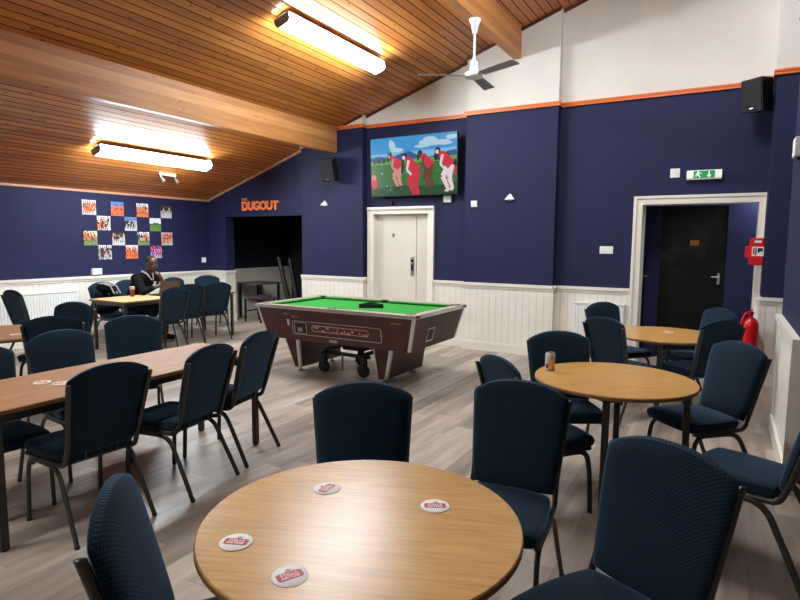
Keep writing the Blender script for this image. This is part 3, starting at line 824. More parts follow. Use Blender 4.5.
# ------------------------------------------------------------------ ceiling lights, fan, spots
RY = Matrix.Rotation(-math.atan(SL), 4, 'Y')
def batten(x, y, label):
    t = thing('strip_light', label, 'ceiling light', (x, y, ceil(x)), 0, 'fluorescent strip lights', rot=(0, -math.atan(SL), 0))
    b = MB(); b.box((-.105, -.93, -.06), (.105, .93, -.05)); b.box((-.05, -.93, -.05), (.05, .93, -.035)); b.build('housing', WPLAST, t, smooth=False)
    for yy in (-.86, .86):
        b = MB(); b.box((-.02, yy - .02, -.04), (.02, yy + .02, -.001)); b.build('bracket', GREYP, t, smooth=False)
    b = MB(); b.prism([(-.1, -.94, -.06), (.1, -.94, -.06), (.095, -.94, -.12), (.065, -.94, -.15), (-.065, -.94, -.15), (-.095, -.94, -.12)], (0, 1.88, 0)); b.build('diffuser', LAMP, t, smooth=False)
    for s in (-1, 1):
        b = MB(); y_ = s * .941; b.prism([(-.104, y_, -.056), (.104, y_, -.056), (.099, y_, -.123), (.067, y_, -.155), (-.067, y_, -.155), (-.099, y_, -.123)], (0, s * .012, 0)); b.build('end_cap', GREYP if s < 0 else LAMPCAP, t, smooth=False)
    return t
LAMPCAP = plain('translucent end cap', (246, 240, 228), .4, var=.01)
batten(-4.2, 5.70, 'glowing strip light on the boarded ceiling above the pool table')
batten(-7.46, 5.68, 'glowing strip light on the lower ceiling near the left wall')
batten(-4.2, -.4, 'added unseen strip light on the ceiling behind the viewer')  # fill lamp added out of frame, no known fitting there
batten(-.95, 5.2, 'added unseen strip light on the ceiling right of the fan, above the right hand tables')  # extra lamp added above the frame to brighten the right side

FN = thing('ceiling_fan', 'white three bladed ceiling fan hanging beside the beam', 'ceiling fan', (-2.645, 6.27, 3.5))
zc = 4.112 - 3.5
b = MB(); b.lathe([(.026, zc - .15), (.032, zc - .13), (.04, zc - .07), (.066, zc - .015), (.068, zc)], n=20); b.build('canopy', FANW, FN)
b = MB(); b.tube([(0, 0, .1), (0, 0, zc - .1)], .0135, 10); b.build('down_rod', FANW, FN)
b = MB(); b.lathe([(.06, -.03), (.105, -.026), (.11, .0), (.1, .022), (.05, .03), (.048, .1), (.04, .15), (.02, .16)], n=24); b.build('motor', FANW, FN)
for deg in (210, 336, 95):
    a = R_(deg); c, s_ = math.cos(a), math.sin(a); rad = Vector((c, s_, 0)); tan = Vector((-s_, c, 0)); up = Vector((0, 0, 1)); pt = R_(-9)
    wd = tan * math.cos(pt) + up * math.sin(pt); nv = wd.cross(rad).normalized() * .004
    b = MB(); P0, P1 = rad * .12, rad * .625
    b.prism([P0 - wd * .055, P1 - wd * .07, P1 + rad * .015 - wd * .05, P1 + rad * .015 + wd * .05, P1 + wd * .07, P0 + wd * .055], nv)
    bl = b.build('blade', FANG, FN, smooth=False)
    b = MB(); b.prism([rad * .07 - wd * .03, rad * .2 - wd * .04, rad * .2 + wd * .04, rad * .07 + wd * .03], -nv * 1.5); b.build('blade_arm', FANW, bl, smooth=False)

SP = thing('spotlight_bar', 'small two headed spotlight bar on the ceiling near the photo wall', 'spotlight', (-8.08, 6.36, ceil(-8.08)), rot=(0, -math.atan(SL), 0))
b = MB(); b.box((-.015, -.15, -.03), (.015, .15, 0)); b.build('bar', WPLAST, SP, smooth=False)
for yy in (-.14, .13):
    b = MB(); b.tube([(0, yy, -.03), (0, yy, -.08)], .008, 8); b.lathe([(.02, 0), (.026, .04), (.034, .09), (.03, .092)], (0, yy, -.075), 14, axis=(.45, .1, -1)); b.build('spot_head', STEEL, SP)

t = thing('lobby_light', 'round ceiling light in the lobby beyond the exit opening', 'ceiling light', (.5, 8.5, 2.42))
b = MB(); b.lathe([(.12, -.05), (.13, -.02), (.13, 0)], n=24); b.build('base', WPLAST, t)
b = MB(); b.lathe([(.02, -.11), (.08, -.1), (.115, -.07), (.12, -.05)], n=24); b.build('diffuser', emit('lobby lamp', (234, 240, 248), 40.0), t)

# ------------------------------------------------------------------ television
TV = thing('television', 'wall mounted television above the white door showing dancers in red', 'television', (-4.3, 7.84, 2.765), rot=(R_(3), 0, R_(0)))
W2, H2 = .75, .445
b = MB(); b.box((-W2 - .012, 0, -H2 - .014), (W2 + .012, .05, H2 + .012)); b.build('casing', BLACK, TV, smooth=False, bevel=.004)
b = MB(); b.box((-.2, .05, -.2), (.2, .12, .2)); b.build('wall_bracket', BLACK, TV, smooth=False)
def scr(n, c, s=1.0):
    m = emit('screen ' + n, c, s * .3); bs = m.node_tree.nodes['Principled BSDF']
    bs.inputs['Base Color'].default_value = (.005, .005, .006, 1); bs.inputs['Roughness'].default_value = .3
    return m
SM = [scr('sky', (40, 150, 215), .9), scr('cloud', (190, 222, 240), .8), scr('hill', (38, 90, 150), .8), scr('field', (44, 116, 46), .8), scr('grass', (96, 176, 70), .8), scr('tree', (20, 50, 44), .6),
      scr('red', (214, 24, 60), .9), scr('skin', (226, 150, 140), .8), scr('brown', (120, 58, 50), .7), scr('hair', (14, 8, 14), .3), scr('deep', (24, 84, 36), .7), scr('pale', (236, 214, 220), .9), scr('low sky', (120, 190, 225), .9)]
b = MB(); LAY = [0]
def sp(pts, m):
    LAY[0] += 1; y = -.0005 - .00004 * LAY[0]
    q = [(max(-1, min(1, x)) * W2, y, max(-1, min(1, z)) * H2) for x, z in pts]
    ar = sum(q[i][0] * q[(i + 1) % len(q)][2] - q[(i + 1) % len(q)][0] * q[i][2] for i in range(len(q)))
    if ar < 0: q.reverse()
    b.add(q, [tuple(range(len(q)))], m)
def el(cx, cz, rx, rz, m, n=14): sp([(cx + rx * math.cos(2 * PI * i / n), cz + rz * math.sin(2 * PI * i / n)) for i in range(n)], m)
def limb(p, q, w0, w1, m):
    dx, dz = (q[0] - p[0]) * W2, (q[1] - p[1]) * H2; L = math.hypot(dx, dz) or 1; nx, nz = -dz / L, dx / L
    sp([(p[0] + nx * w0 / W2, p[1] + nz * w0 / H2), (q[0] + nx * w1 / W2, q[1] + nz * w1 / H2), (q[0] - nx * w1 / W2, q[1] - nz * w1 / H2), (p[0] - nx * w0 / W2, p[1] - nz * w0 / H2)], m)
sp([(-1, .1), (1, .1), (1, 1), (-1, 1)], 0); sp([(-1, .2), (1, .3), (1, .52), (-1, .45)], 12)
rnd = random.Random(3)
for cx, cz, rx, rz in ((-.45, .7, .1, .25), (-.35, .55, .14, .09), (.35, .8, .25, .14), (.62, .7, .3, .1), (.2, .62, .2, .07), (.85, .85, .2, .08)):
    for k in range(5): el(cx + rnd.uniform(-.5, .5) * rx, cz + rnd.uniform(-.4, .4) * rz, rx * .6, rz * .6, 1)
sp([(-1, .34), (-.8, .38), (-.5, .3), (-.3, .42), (-.05, .5), (.1, .36), (.3, .25), (.6, .28), (.85, .42), (1, .44), (1, .1), (-1, .1)], 2)
sp([(-1, .2), (-.7, .22), (-.3, .2), (.2, .24), (.6, .22), (1, .26), (1, -1), (-1, -1)], 4)
sp([(-1, .08), (1, .1), (1, -1), (-1, -1)], 3); sp([(-1, -.75), (-.3, -.65), (.4, -.72), (1, -.62), (1, -1), (-1, -1)], 10)
for k in range(60): el(rnd.uniform(-.97, .97), rnd.uniform(-.95, .1), rnd.uniform(.008, .03), rnd.uniform(.01, .03), rnd.choice((4, 10, 10, 4, 1)), 7)
for cx in (-.9, -.8, -.68, .3, .55, .62, .7, .78): el(cx, .2 + .05 * (cx > 0), .05, .08 + .06 * (cx > .3), 5, 9)
def dancer(x, z, s, legm, skin, flip=1, hair_len=.3, big=0):
    f = flip
    P = lambda dx, dz: (x + dx * f * s, z + dz * s)
    limb(P(.14, .05), P(-.03, -.36), .055 * s, .045 * s, legm); limb(P(-.03, -.36), P(.1, -.82), .042 * s, .028 * s, legm); el(*P(.07, -.85), .05 * s, .05 * s, 9 if legm == 7 else legm)
    limb(P(.17, .03), P(.12, -.42), .055 * s, .045 * s, legm); limb(P(.12, -.42), P(.2, -.8), .04 * s, .028 * s, legm); el(*P(.17, -.82), .05 * s, .05 * s, 9 if legm == 7 else legm)
    limb(P(-.07, .44), P(.17, .02), .06 * s, .085 * s, 6); el(*P(-.05, .42), .07 * s, .1 * s, 6)
    limb(P(-.03, .4), P(-.08, .06), .024 * s, .02 * s, skin); limb(P(-.08, .06), P(.03, -.12), .02 * s, .018 * s, skin)
    el(*P(-.14, .55), .065 * s, .115 * s, 9); limb(P(-.17, .56), P(-.2, .56 - hair_len), .03 * s, .018 * s, 9)
    el(*P(-.155, .5), .04 * s, .075 * s, skin)
dancer(-.42, -.05, .8, 7, 7); dancer(-.05, -.2, .95, 6, 11, 1, .6); dancer(.3, -.05, .82, 8, 8); dancer(.72, -.08, .95, 11, 11, 1, .35)
el(-.92, -.55, .09, .2, 6); el(-.93, -.35, .06, .1, 7); el(.97, .02, .04, .12, 9); sp([(.95, -.1), (1, -.1), (1, -.4), (.95, -.35)], 6)
b.build('screen', SM, TV, smooth=False)

# ------------------------------------------------------------------ photo wall
def photo(y, z, kind, label):
    n = 14; S = .116; rn = random.Random(int(y * 1000 + z * 77))
    t = thing('photo_print', label, 'photograph', (XL, y, z), 0, 'square team photos on the navy wall')
    b = MB(); b.box((0, -S, -S), (.012, S, S)); b.build('backing_board', BLACK, t, smooth=False)
    cols = {}
    def put(i, j, c):
        if 0 <= i < n and 0 <= j < n: cols[i, j] = c
    sky = {'sky': (90, 140, 215), 'white': (226, 226, 232), 'cream': (216, 204, 160), 'dark': (48, 44, 54)}[kind[0]]
    gnd = {'grass': (96, 134, 66), 'grey': (196, 196, 204), 'green': (120, 140, 90), 'orange': (216, 116, 70)}[kind[1]]
    shirts = {'orange': [(232, 112, 62), (226, 132, 86), (214, 92, 52)], 'black': [(26, 24, 30), (60, 56, 62), (196, 176, 166)], 'mixed': [(226, 116, 70), (28, 26, 32), (206, 190, 180)], 'pink': [(206, 70, 150), (150, 80, 190), (224, 120, 180)],
              'red': [(196, 52, 56), (160, 40, 60), (206, 120, 90)], 'none': []}[kind[2]]
    hz = kind[3]
    for i in range(n):
        for j in range(n):
            c = sky if j >= hz else gnd; k = rn.uniform(.9, 1.06); put(i, j, tuple(min(255, v * k) for v in c))
    if shirts:
        for row in range(kind[4]):
            top = hz + 2 - row * 3
            x = rn.choice((0, 1))
            while x < n - 1:
                sh = rn.choice(shirts); sk = rn.choice([(196, 140, 112), (150, 98, 76), (92, 60, 48)]); h_ = rn.choice((0, 0, 1))
                put(x, top + h_ + 1, (52, 36, 30)); put(x, top + h_, sk)
                for dj in (1, 2, 3): put(x, top + h_ - dj, sh); put(x + 1, top + h_ - dj, tuple(v * .9 for v in sh))
                for dj in (4, 5): put(x, top + h_ - dj, rn.choice([(30, 28, 34), (60, 50, 50), sk]))
                x += rn.choice((2, 2, 3))
    else:
        for i in range(n): put(i, hz, (60, 84, 60)); put(i, hz + (1 if 3 < i < 11 else 0), (70, 90, 70))
    me = bpy.data.meshes.new('print'); vs = []; fs = []; cc = []
    for j in range(n):
        for i in range(n):
            a = -S + 2 * S * i / n; c_ = -S + 2 * S * j / n; d_ = 2 * S / n; o = len(vs)
            vs += [(.0126, a, c_), (.0126, a + d_, c_), (.0126, a + d_, c_ + d_), (.0126, a, c_ + d_)]; fs.append((o, o + 1, o + 2, o + 3)); cc += [lin(cols[i, j])] * 4
    me.from_pydata(vs, [], fs); at = me.color_attributes.new('picture', 'FLOAT_COLOR', 'POINT')
    for k, c in enumerate(cc): at.data[k].color = c
    me.materials.append(PIC); ob = bpy.data.objects.new('print', me); COL.objects.link(ob); ob.parent = t
c1, c2 = (5.53, 6.02, 6.495, 6.98), (5.77, 6.26, 6.745); rz_ = (2.108, 1.864, 1.615, 1.386)
KP = [(('white', 'grey', 'orange', 9, 3), 'top left photo of a large team in orange'), (('sky', 'orange', 'orange', 7, 2), 'photo of an orange team under a blue sky, second in the top row'), (('white', 'orange', 'mixed', 9, 2), 'photo of players in orange on a white ground, third in the top row'), (('dark', 'grey', 'black', 8, 1), 'dark and grey photo at the right end of the top row'),
      (('white', 'grey', 'mixed', 9, 3), 'photo of orange and black players, first in the second row'), (('sky', 'grey', 'black', 8, 2), 'photo of a dark dressed group under blue sky, middle of the second row'), (('white', 'grass', 'none', 7, 0), 'photo of an empty green pitch under a white sky'),
      (('cream', 'green', 'red', 9, 2), 'photo of players in red on a yellowish ground, first in the third row'), (('dark', 'grey', 'black', 9, 2), 'dark photo with figures over a pale floor, second in the third row'), (('white', 'green', 'mixed', 9, 2), 'photo of a player in orange among dark figures, third in the third row'), (('white', 'grey', 'orange', 10, 3), 'photo packed with orange shirts at the right end of the third row'),
      (('white', 'grey', 'black', 9, 3), 'grey photo of a crowd, first in the bottom row'), (('white', 'orange', 'orange', 8, 2), 'photo of orange shirts under a pale sky, above the red drink'), (('dark', 'grey', 'pink', 10, 3), 'pink and purple photo right above the seated man')]
spots = [(y, rz_[0]) for y in c1] + [(y, rz_[1]) for y in c2] + [(y, rz_[2]) for y in c1] + [(y, rz_[3]) for y in c2]
for (y, z), (k, lb) in zip(spots, KP): photo(y, z, k, 'square ' + lb)

# ------------------------------------------------------------------ signs and wall fittings
SG = thing('alcove_sign', 'orange letters reading THE DUGOUT on the navy wall over the alcove', 'sign', (-8.03, YB - .02, 2.2))
def sign_letters(txt, size, x0, z0, step, bold):
    x = x0
    for ch in txt:
        o = text_obj('letter', ch, size, .012, Matrix.Translation((0, 0, 0)) @ RX90, ORANGE_L, SG, bold, 'LEFT')
        xs = [v.co.x for v in o.data.vertices]; zs = [v.co.z for v in o.data.vertices]; w = max(xs) - min(xs)
        o.data.transform(Matrix.Translation((x - min(xs), -.013, z0 - min(zs)))); x += w + step
ORANGE_L = plain('orange sign acrylic', (238, 128, 74), .4, var=.03)
sign_letters('DUGOUT', .215, 0.0, -.045, -.006, .011)
sign_letters('THE', .07, .0, .135, .003, .003)

EX = thing('exit_sign', 'green and white emergency exit sign over the exit opening', 'exit sign', (-.315, YB, 2.435))
b = MB(); b.prism([(-.205, 0, -.055), (-.205, 0, .06), (-.205, -.06, .06), (-.205, -.075, .045), (-.205, -.075, -.04), (-.205, -.06, -.055)], (.41, 0, 0)); b.build('housing', emit('exit sign lens', (232, 236, 228), .1), EX, smooth=False)
b = MB(); b.box((-.125, -.078, -.045), (.125, -.074, .05)); b.build('green_panel', emit('exit green', (6, 130, 64), .16), EX, smooth=False)
b = MB(); y_ = -.0795; WE = emit('exit white', (215, 245, 225), .22)
def q2(pts): b.prism([(x, y_, z) for x, z in pts], (0, -.0008, 0))
q2([(-.07 + .012 * math.cos(2 * PI * i / 10), .034 + .012 * math.sin(2 * PI * i / 10)) for i in range(10)])
q2([(-.075, .022), (-.055, .022), (-.06, -.005), (-.08, -.002)]); q2([(-.06, -.003), (-.045, -.02), (-.04, -.04), (-.052, -.04), (-.06, -.018), (-.078, -.004)]); q2([(-.075, .0), (-.085, -.02), (-.108, -.024), (-.106, -.013), (-.09, -.01), (-.082, .004)])
q2([(-.058, .02), (-.035, .008), (-.025, .016), (-.03, .022), (-.04, .018), (-.06, .026)]); q2([(-.074, .022), (-.095, .014), (-.1, -.002), (-.094, -.003), (-.086, .01), (-.072, .014)])
q2([(.052, .04), (.064, .04), (.064, -.012), (.052, -.012)]); q2([(.028, -.008), (.088, -.008), (.058, -.04)])
b.build('pictogram', WE, EX, smooth=False)
for o_ in EX.children: o_.data.transform(Matrix.Diagonal((.92, 1, .92, 1)))

def plate(name, label, cat, x, y, z, w, h, d=.012, face_='y', rocker=True, group=None):
    t = thing(name, label, cat, (x, y, z), 0 if face_ == 'y' else R_(90), group)
    b = MB(); b.box((-w / 2, -d, -h / 2), (w / 2, 0, h / 2)); b.build('plate', WPLAST, t, smooth=False, bevel=.003)
    if rocker:
        n = max(1, round(w / h))
        b = MB()
        for k in range(n):
            cx = (k - (n - 1) / 2) * w / n; b.box((cx - h * .17, -d - .004, -h * .2), (cx + h * .17, -d, h * .2))
        b.build('rocker', WPLAST, t, smooth=False, bevel=.002)
    return t
plate('light_switch', 'white light switch on the navy wall left of the alcove', 'switch', XL, 7.82, 1.21, .1, .1, face_='x')
plate('wall_socket', 'white double socket standing on the dado beside the photo wall', 'socket', XL, 5.6, 1.075, .16, .1, .05, 'x')
plate('wall_socket', 'white socket just under the right end of the television', 'socket', -3.76, YB, 2.25, .13, .1, .03)
plate('light_switch', 'small square white box on the pier right of the white door', 'switch', -3.27, YP, 2.155, .09, .09, .03)
plate('light_switch', 'wide white switch plate left of the exit opening', 'switch', -1.42, YB, 1.507, .17, .1)
plate('light_switch', 'square white plate just left of the exit sign', 'switch', -.64, YB, 2.475, .11, .11)
for x, lb in ((-6.0, 'small white triangular wall light left of the white door'), (-2.73, 'small white triangular wall light on the pier right of the television')):
    t = thing('wall_light', lb, 'wall light', (x, YP, 2.2), 0, 'white triangular wall lights')
    b = MB(); b.hexa([(-.07, -.05, 0), (.07, -.05, 0), (.07, 0, 0), (-.07, 0, 0)], [(-.008, -.012, .08), (.008, -.012, .08), (.008, 0, .08), (-.008, 0, .08)]); b.build('shade', WPLAST, t, smooth=False, bevel=.003)
    b = MB(); b.box((-.03, -.02, -.01), (.03, -.002, 0)); b.build('base', WPLAST, t, smooth=False)
t = thing('thermostat', 'white box high on the right wall stub', 'thermostat', (.425, 5.25, 2.32))
b = MB(); b.box((-.05, -.08, -.07), (0, .08, .07)); b.build('case', WPLAST, t, smooth=False, bevel=.006)
b = MB(); b.lathe([(.02, 0), (.018, .02)], (-.02, .0, -.09), 12); b.build('sensor', BLACK, t)
# a small camera bump under the television
t = thing('wall_sensor', 'small black sensor on the wall between television and white door', 'sensor', (-4.75, YB, 2.2))
b = MB(); b.lathe([(.035, 0), (.035, .02), (.02, .04)], (0, 0, 0), 16, axis=(0, -1, 0)); b.build('dome', BLACKG, t)
b = MB(); b.box((-.05, -.008, -.03), (.05, 0, .03)); b.build('base', BLACK, t, smooth=False)

def speaker(x, y, z, rz, tilt, label, w=.25, h=.36, d=.24):
    t = thing('wall_speaker', label, 'speaker', (x, y, z), rot=(tilt, 0, rz), group='black wall speakers')
    b = MB(); b.hexa([(-w / 2, 0, -h / 2), (w / 2, 0, -h / 2), (w * .32, d, -h / 2), (-w * .32, d, -h / 2)], [(-w / 2, 0, h / 2), (w / 2, 0, h / 2), (w * .32, d, h / 2), (-w * .32, d, h / 2)]); b.build('cabinet', BLACK, t, smooth=False, bevel=.008)
    b = MB(); b.box((-w * .46, -.012, -h * .46), (w * .46, 0, h * .46)); b.build('grille', plain('speaker grille', (22, 22, 24), .8, var=.3, scale=300), t, smooth=False, bevel=.004)
    b = MB(); b.box((-.02, -.016, -h * .4), (.02, -.012, -h * .37)); b.build('badge', STEEL, t, smooth=False)
    b = MB(); b.tube([(0, d - .01, 0), (0, d + .04, 0)], .02, 8); b.build('bracket', BLACK, t)
speaker(-5.74, 7.58, 2.735, R_(8), R_(15), 'black loudspeaker on the pier under the beam end')
speaker(.12, 7.6, 3.24, R_(-38), R_(8), 'black loudspeaker in the corner above the exit sign')

# red alarm box on the pier edge
RB = thing('first_aid_box', 'red wall box with white label at the right of the exit opening', 'box', (.27, 7.72, 1.515))
b = MB(); b.box((-.07, -.09, -.155), (.072, .09, .155)); b.build('case', RED, RB, smooth=False, bevel=.012)
b = MB(); b.box((-.11, -.06, -.07), (-.065, .05, .06)); b.build('side_latch', RED, RB, smooth=False, bevel=.01)
b = MB(); b.box((-.045, -.094, -.05), (.07, -.09, .055), 0); b.box((-.025, -.094, .1), (.045, -.09, .125), 0); b.box((-.012, -.0955, -.04), (.0, -.094, .045), 1); b.box((.01, -.0955, -.012), (.06, -.094, .04), 1)
b.ball((.042, -.0945, -.012), .018, 12, 6, 0, (1, .15, 1)); b.box((-.035, -.0955, -.03), (-.02, -.094, .04), 2)
b.build('printed_label', [WPLAST, BLACK, RED], RB, smooth=False)
b = MB(); b.box((.06, -.05, -.1), (.0745, .05, .1)); b.build('wall_plate', RED, RB, smooth=False)

# fire extinguisher on a stand
FE = thing('fire_extinguisher', 'red fire extinguisher standing by the right door frame', 'fire extinguisher', (.255, 7.42, 0))
b = MB(); b.lathe([(.07, .3), (.082, .31), (.082, .68), (.075, .73), (.05, .77), (.03, .785)], n=24); b.build('cylinder', RED, FE)
b = MB(); b.lathe([(.02, .78), (.02, .82), (.028, .825), (.028, .85)], n=14); b.build('valve', RED, FE)
b = MB(); b.tube(fillet([(.0, -.01, .835), (-.05, -.03, .84), (-.088, -.04, .74), (-.088, -.04, .5)], .05, 5), .014, 8); b.build('hose', RED, FE)
b = MB(); b.box((-.012, -.09, .85), (.012, .02, .862)); b.box((-.012, -.08, .87), (.012, .02, .88)); b.build('lever', RED, FE, smooth=False)
b = MB(); b.box((-.08, -.08, 0), (.08, .1, .03)); b.box((-.06, .085, .03), (.06, .1, .7)); b.box((-.08, -.08, .27), (.08, .1, .3)); b.build('stand', RED, FE, smooth=False, bevel=.005)

# radiators
def radiator(loc, rz, w, h, z0, label):
    t = thing('radiator', label, 'radiator', loc, rz, 'white panel radiators')
    b = MB(); b.box((-w / 2, -.075, z0), (w / 2, -.03, z0 + h), 0)
    n = int(w / .04)
    for k in range(n):
        x = -w / 2 + .02 + (w - .04) * k / (n - 1); b.prism([(x - .011, -.075, z0 + .04), (x + .011, -.075, z0 + .04), (x + .007, -.086, z0 + .04), (x - .007, -.086, z0 + .04)], (0, 0, h - .08), 0)
    b.build('panel', WPLAST, t, smooth=False)
    b = MB(); b.box((-w / 2 - .004, -.088, z0 + h - .012), (w / 2 + .004, -.02, z0 + h + .006)); b.build('top_grille', WPLAST, t, smooth=False)
    for s in (-1, 1):
        b = MB(); b.tube([(s * (w / 2 - .02), -.05, z0 + .02), (s * (w / 2 - .02), -.05, .0)], .008, 8); b.build('pipe', STEEL, t)
radiator((XL, 4.5, 0), R_(90), 1.5, .5, .29, 'long white radiator on the left wall beyond the left tables')
radiator((-1.48, YB, 0), 0, .66, .55, .24, 'white radiator on the back wall behind the right hand tables')

# ------------------------------------------------------------------ alcove furniture
t = thing('padded_stool', 'black framed stool with plum seat just inside the alcove', 'stool', (-8.0, 8.36, 0))
b = MB(); b.ball((0, 0, .47), .24, 18, 10, sc=(1, .95, .22)); b.build('seat', PURPLE, t)
for sx in (-1, 1):
    for sy in (-1, 1):
        b = MB(); b.box((sx * .2 - .016, sy * .19 - .016, 0), (sx * .2 + .016, sy * .19 + .016,   .46)); b.build('leg', BLACK, t, smooth=False)
b = MB(); b.box((-.21, -.2, .2), (-.19, .2, .225)); b.box((.19, -.2, .2), (.21, .2, .225)); b.build('foot_rail', BLACK, t, smooth=False)
t = thing('side_table', 'small dark square table in the alcove behind the plum stool', 'table', (-8.52, 8.9, 0))
b = MB(); b.box((-.33, -.3, .70), (.33, .3, .73)); b.build('tabletop', plain('grey brown laminate', (92, 80, 72), .5), t, smooth=False)
for sx in (-1, 1):
    for sy in (-1, 1):
        b = MB(); b.box((sx * .29 - .02, sy * .26 - .02, 0), (sx * .29 + .02, sy * .26 + .02, .70)); b.build('leg', BLACK, t, smooth=False)
for k, (x0, x1, lb) in enumerate(((-7.3, -7.68, 'long black cue case leaning in the alcove, left one'), (-7.12, -7.4, 'long black cue case leaning in the alcove, right one'))):
    t = thing('cue_case', lb, 'cue case', (x0, 8.55, 0), 0, 'black cue cases leaning in the alcove')
    b = MB(); b.tube([(0, 0, .03), ((x1 - x0), .02, 1.25)], [.055, .04], 10); b.build('tube', BLACK, t)
    b = MB(); b.ball(((x1 - x0), .02, 1.25), .042, 10, 6); b.ball((0, 0, .05), .05, 10, 6); b.build('end_cap', BLACKG, t)

# ------------------------------------------------------------------ seated man
def caps(b, pts, rad, n=12):
    """tapered chain of overlapping spheres and cones, later fused"""
    pts = [Vector(p) for p in pts]
    for i in range(len(pts) - 1):
        L = (pts[i + 1] - pts[i]).length; k = max(2, int(L / (min(rad[i], rad[i + 1]) * .45)))
        for j in range(k + 1):
            t_ = j / k; b.ball(pts[i].lerp(pts[i + 1], t_), rad[i] * (1 - t_) + rad[i + 1] * t_, n, 8)
def fuse(o, vox, it=4):
    r = o.modifiers.new('Remesh', 'REMESH'); r.mode = 'VOXEL'; r.voxel_size = vox; r.use_smooth_shade = True
    s = o.modifiers.new('Smooth', 'SMOOTH'); s.factor = .5; s.iterations = it
    return o
MAN = thing('person', 'seated man in black polo shirt leaning on the table, hand raised to his chin', 'person', (-8.2, 5.86, 0), R_(8) - PI / 2)
SKIN = plain('dark skin', (76, 46, 36), .45, var=.08, scale=40); SHIRT = plain('black polo cloth', (11, 11, 13), .95, var=.2, scale=60, Specular_IOR_Level=.15); JEANS = plain('dark trousers', (24, 25, 34), .9); HAIR = plain('cropped black hair', (24, 18, 16), .9, var=.3, scale=200)
hp = Vector((.02, .28, 1.205)); hm = Matrix.Rotation(R_(-22), 3, 'X')
def H(x, y, z): return hp + hm @ Vector((x, y, z))
b = MB()
# head: cranium, jaw, nose, brow, lips, ears, neck
b.ball(H(0, -.01, .045), .094, 20, 14, sc=(.82, 1.06, .98), mtx=hm.to_4x4()); b.ball(H(0, .025, -.035), .07, 18, 12, sc=(.86, 1.0, 1.05), mtx=hm.to_4x4()); b.ball(H(0, .065, -.085), .034, 12, 8, sc=(1.1, .8, .8))
b.ball(H(0, .1, -.012), .0165, 10, 8, sc=(1.15, 1.1, .9)); caps(b, [H(0, .085, .03), H(0, .1, -.008)], [.009, .013], 8)
for s in (-1, 1):
    b.ball(H(s * .03, .08, .043), .016, 10, 6, sc=(1.4, .6, .5)); b.ball(H(s * .08, -.005, .0), .024, 10, 8, sc=(.4, .75, 1.2)); b.ball(H(s * .042, .07, -.015), .02, 10, 8)
b.ball(H(0, .09, -.048), .018, 10, 6, sc=(1.3, .6, .42)); b.ball(H(0, .088, -.06), .017, 10, 6, sc=(1.15, .6, .45))
caps(b, [H(0, -.02, -.06), (0, .19, 1.085), (0, .14, 1.0)], [.056, .058, .07])
# trunk, arms, legs (mostly under clothes)
caps(b, [(0, -.1, .56), (0, -.05, .75), (0, .07, .92), (0, .14, 1.0)], [.12, .125, .125, .09])
RS, RE, RW = Vector((-.19, .13, .985)), Vector((-.235, .34, .80)), Vector((-.05, .4, .985))
LS, LE, LW = Vector((.19, .13, .985)), Vector((.28, .36, .80)), Vector((.07, .44, .87))
for S_, E_, W_ in ((RS, RE, RW), (LS, LE, LW)): caps(b, [S_, E_, W_], [.058, .045, .03])
for s in (-1, 1): caps(b, [(s * .09, -.04, .55), (s * .12, .38, .53), (s * .13, .36, .1)], [.09, .062, .042]); caps(b, [(s * .13, .34, .06), (s * .14, .5, .035)], [.04, .032])
# hands: palm, four bent fingers, thumb
def hand(W_, dirv, palm_n, side, curl):
    d_ = dirv.normalized(); n_ = (palm_n - d_ * palm_n.dot(d_)).normalized(); x_ = d_.cross(n_) * side
    c_ = W_ + d_ * .05
    for k in range(4): b.ball(W_ + d_ * (.02 + .022 * k) , .03, 10, 8, sc=(1, 1, 1)) if k == 0 else [b.ball(W_ + d_ * (.02 + .022 * k) + x_ * q * .013, .0155, 8, 6) for q in (-1.6, -.5, .5, 1.6)]
    for i, (off, L) in enumerate(((-1.6, .066), (-.5, .078), (.5, .072), (1.6, .056))):
        p = W_ + d_ * .088 + x_ * off * .0145; a = 0; pts = [p]
        for seg_, f in enumerate((.45, .32, .23)):
            a += curl * (.7, 1., .8)[seg_]; p = p + (d_ * math.cos(a) + n_ * math.sin(a)) * L * f; pts.append(p)
        caps(b, pts, [.0098, .0092, .0085, .0075], 8)
    p = W_ + d_ * .03 - x_ * .026; caps(b, [p, p + (d_ * .6 - x_ * .75 + n_ * .35) * .035, p + (d_ * 1.5 - x_ * .7 + n_ * .8) * .034], [.013, .0105, .009], 8)
hand(RW, Vector((.45, -.1, .8)), Vector((.3, -.9, .1)), 1, .75)
hand(LW, Vector((-.85, .25, .25)), Vector((-.2, -.9, .1)), -1, .7)
body = fuse(b.build('body', SKIN, MAN), .0065, 3)
b = MB()
caps(b, [(0, -.1, .54), (0, -.06, .72), (0, .05, .88), (0, .13, .975)], [.155, .16, .165, .115]); caps(b, [RS * .9 + Vector((0, .013, .095)), (0, .14, 1.0), LS * .9 + Vector((0, .013, .095))], [.078, .1, .078])
for S_, E_ in ((RS, RE), (LS, LE)): caps(b, [S_, S_.lerp(E_, .6), E_, ], [.085, .072, .062])
caps(b, [RE, RE.lerp(RW, .3)], [.06, .05]); caps(b, [LE, LE.lerp(LW, .6)], [.06, .048])
fuse(b.build('polo_shirt', SHIRT, MAN), .011, 4)
b = MB()
for s in (-1, 1): caps(b, [(s * .085, -.06, .55), (s * .12, .38, .535), (s * .13, .355, .12)], [.115, .08, .062])
fuse(b.build('trousers', JEANS, MAN), .012, 4)
for s in (-1, 1):
    b = MB(); caps(b, [(s * .13, .33, .05), (s * .14, .42, .046), (s * .14, .52, .04)], [.048, .046, .038]); fuse(b.build('shoe', BLACK, MAN), .009, 3)
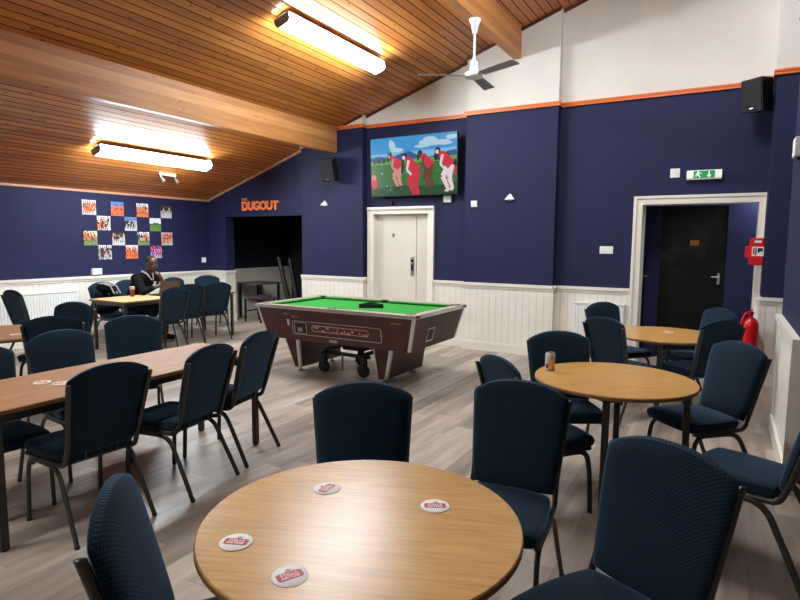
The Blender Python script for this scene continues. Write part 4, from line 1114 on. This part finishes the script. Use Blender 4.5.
b = MB(); b.ball(H(0, -.026, .056), .0925, 20, 14, sc=(.845, 1.0, .97), mtx=hm.to_4x4())
hr = b.build('hair', HAIR, MAN)
b = MB()
for s in (-1, 1): caps(b, [(s * .07, .13, 1.1), (s * .06, .22, 1.06), (s * .015, .275, .96)], [.014, .013, .01], 8)
fuse(b.build('collar', plain('pale collar edge', (176, 172, 176), .8), MAN), .006, 2)
for s in (-1, 1):
    b = MB(); b.ball(H(s * .03, .083, .024), .0085, 10, 8, 0, (1.3, .7, .8)); b.ball(H(s * .03, .0885, .023), .0042, 8, 6, 1); b.build('eye', [plain('eye white', (206, 198, 190), .3), BLACKG], MAN)
b = MB(); b.tube([H(-.035, .093, -.054), H(0, .103, -.0535), H(.035, .093, -.054)], .0025, 6); b.build('mouth', plain('lip line', (56, 28, 26), .5), MAN)
b = MB(); c_ = Vector((-.1, .21, .91)); b.prism([c_ + Vector(p) for p in ((-.028, 0, .02), (.028, .006, .02), (.024, .006, -.012), (0, .004, -.03), (-.024, 0, -.012))], (.004, .014, .002)); b.build('chest_emblem', plain('white emblem', (206, 206, 210), .7), MAN, smooth=False)

# striped jacket over the next chair
JK = thing('jacket', 'black jacket with three pale stripes heaped on the chair left of the man', 'jacket', (-8.12, 5.27, .48))
b = MB()
caps(b, [(-.13, -.1, .11), (-.12, .02, .16), (-.1, .12, .12)], [.1, .13, .1]); caps(b, [(-.14, -.02, .38), (.02, .06, .36), (.06, .1, .1)], [.075, .06, .05]); caps(b, [(-.02, -.12, .09), (.02, .06, .12)], [.08, .08])
jb = fuse(b.build('cloth', SHIRT, JK), .012, 5)
b = MB()
for k in range(3):
    o_ = Vector((0, (k - 1) * .05, .0)); b.tube([Vector((-.14, -.02, .455)) + o_, Vector((-.06, .02, .442)) + o_, Vector((.03, .06, .415)) + o_, Vector((.085, .085, .3)) + o_], .011, 6)
b.build('stripe', plain('pale stripe', (150, 148, 150), .8), JK)

# laptop with a brown lid
LP = thing('laptop', 'brown lidded laptop open in front of the seated man', 'laptop', (-7.52, 5.85, .742), R_(-96))
LIDM = plain('brown leatherette', (70, 46, 30), .5, var=.12, scale=20)
b = MB(); b.box((-.17, -.23, 0), (.17, .0, .016)); b.build('base', BLACK, LP, smooth=False, bevel=.004)
b = MB(); m_ = Matrix.Rotation(R_(-20), 4, 'X'); b.box((-.17, .0, .012), (.17, .01, .235), 0, m_); lid = b.build('lid', LIDM, LP, smooth=False, bevel=.004)
b = MB(); b.box((-.158, -.001, .026), (.158, .0, .222), 0, m_); b.build('screen', BLACKG, lid, smooth=False)
LP.rotation_euler = (0, 0, R_(90) + R_(180))

# ------------------------------------------------------------------ world, colour management
w = bpy.data.worlds.new('world'); scene.world = w; w.use_nodes = True
w.node_tree.nodes['Background'].inputs[0].default_value = lin((200, 196, 190)); w.node_tree.nodes['Background'].inputs[1].default_value = .15
vs_ = scene.view_settings; vs_.view_transform = 'Standard'; vs_.look = 'None'; vs_.gamma = 1.0; vs_.use_curve_mapping = False
vs_.exposure = 1.65
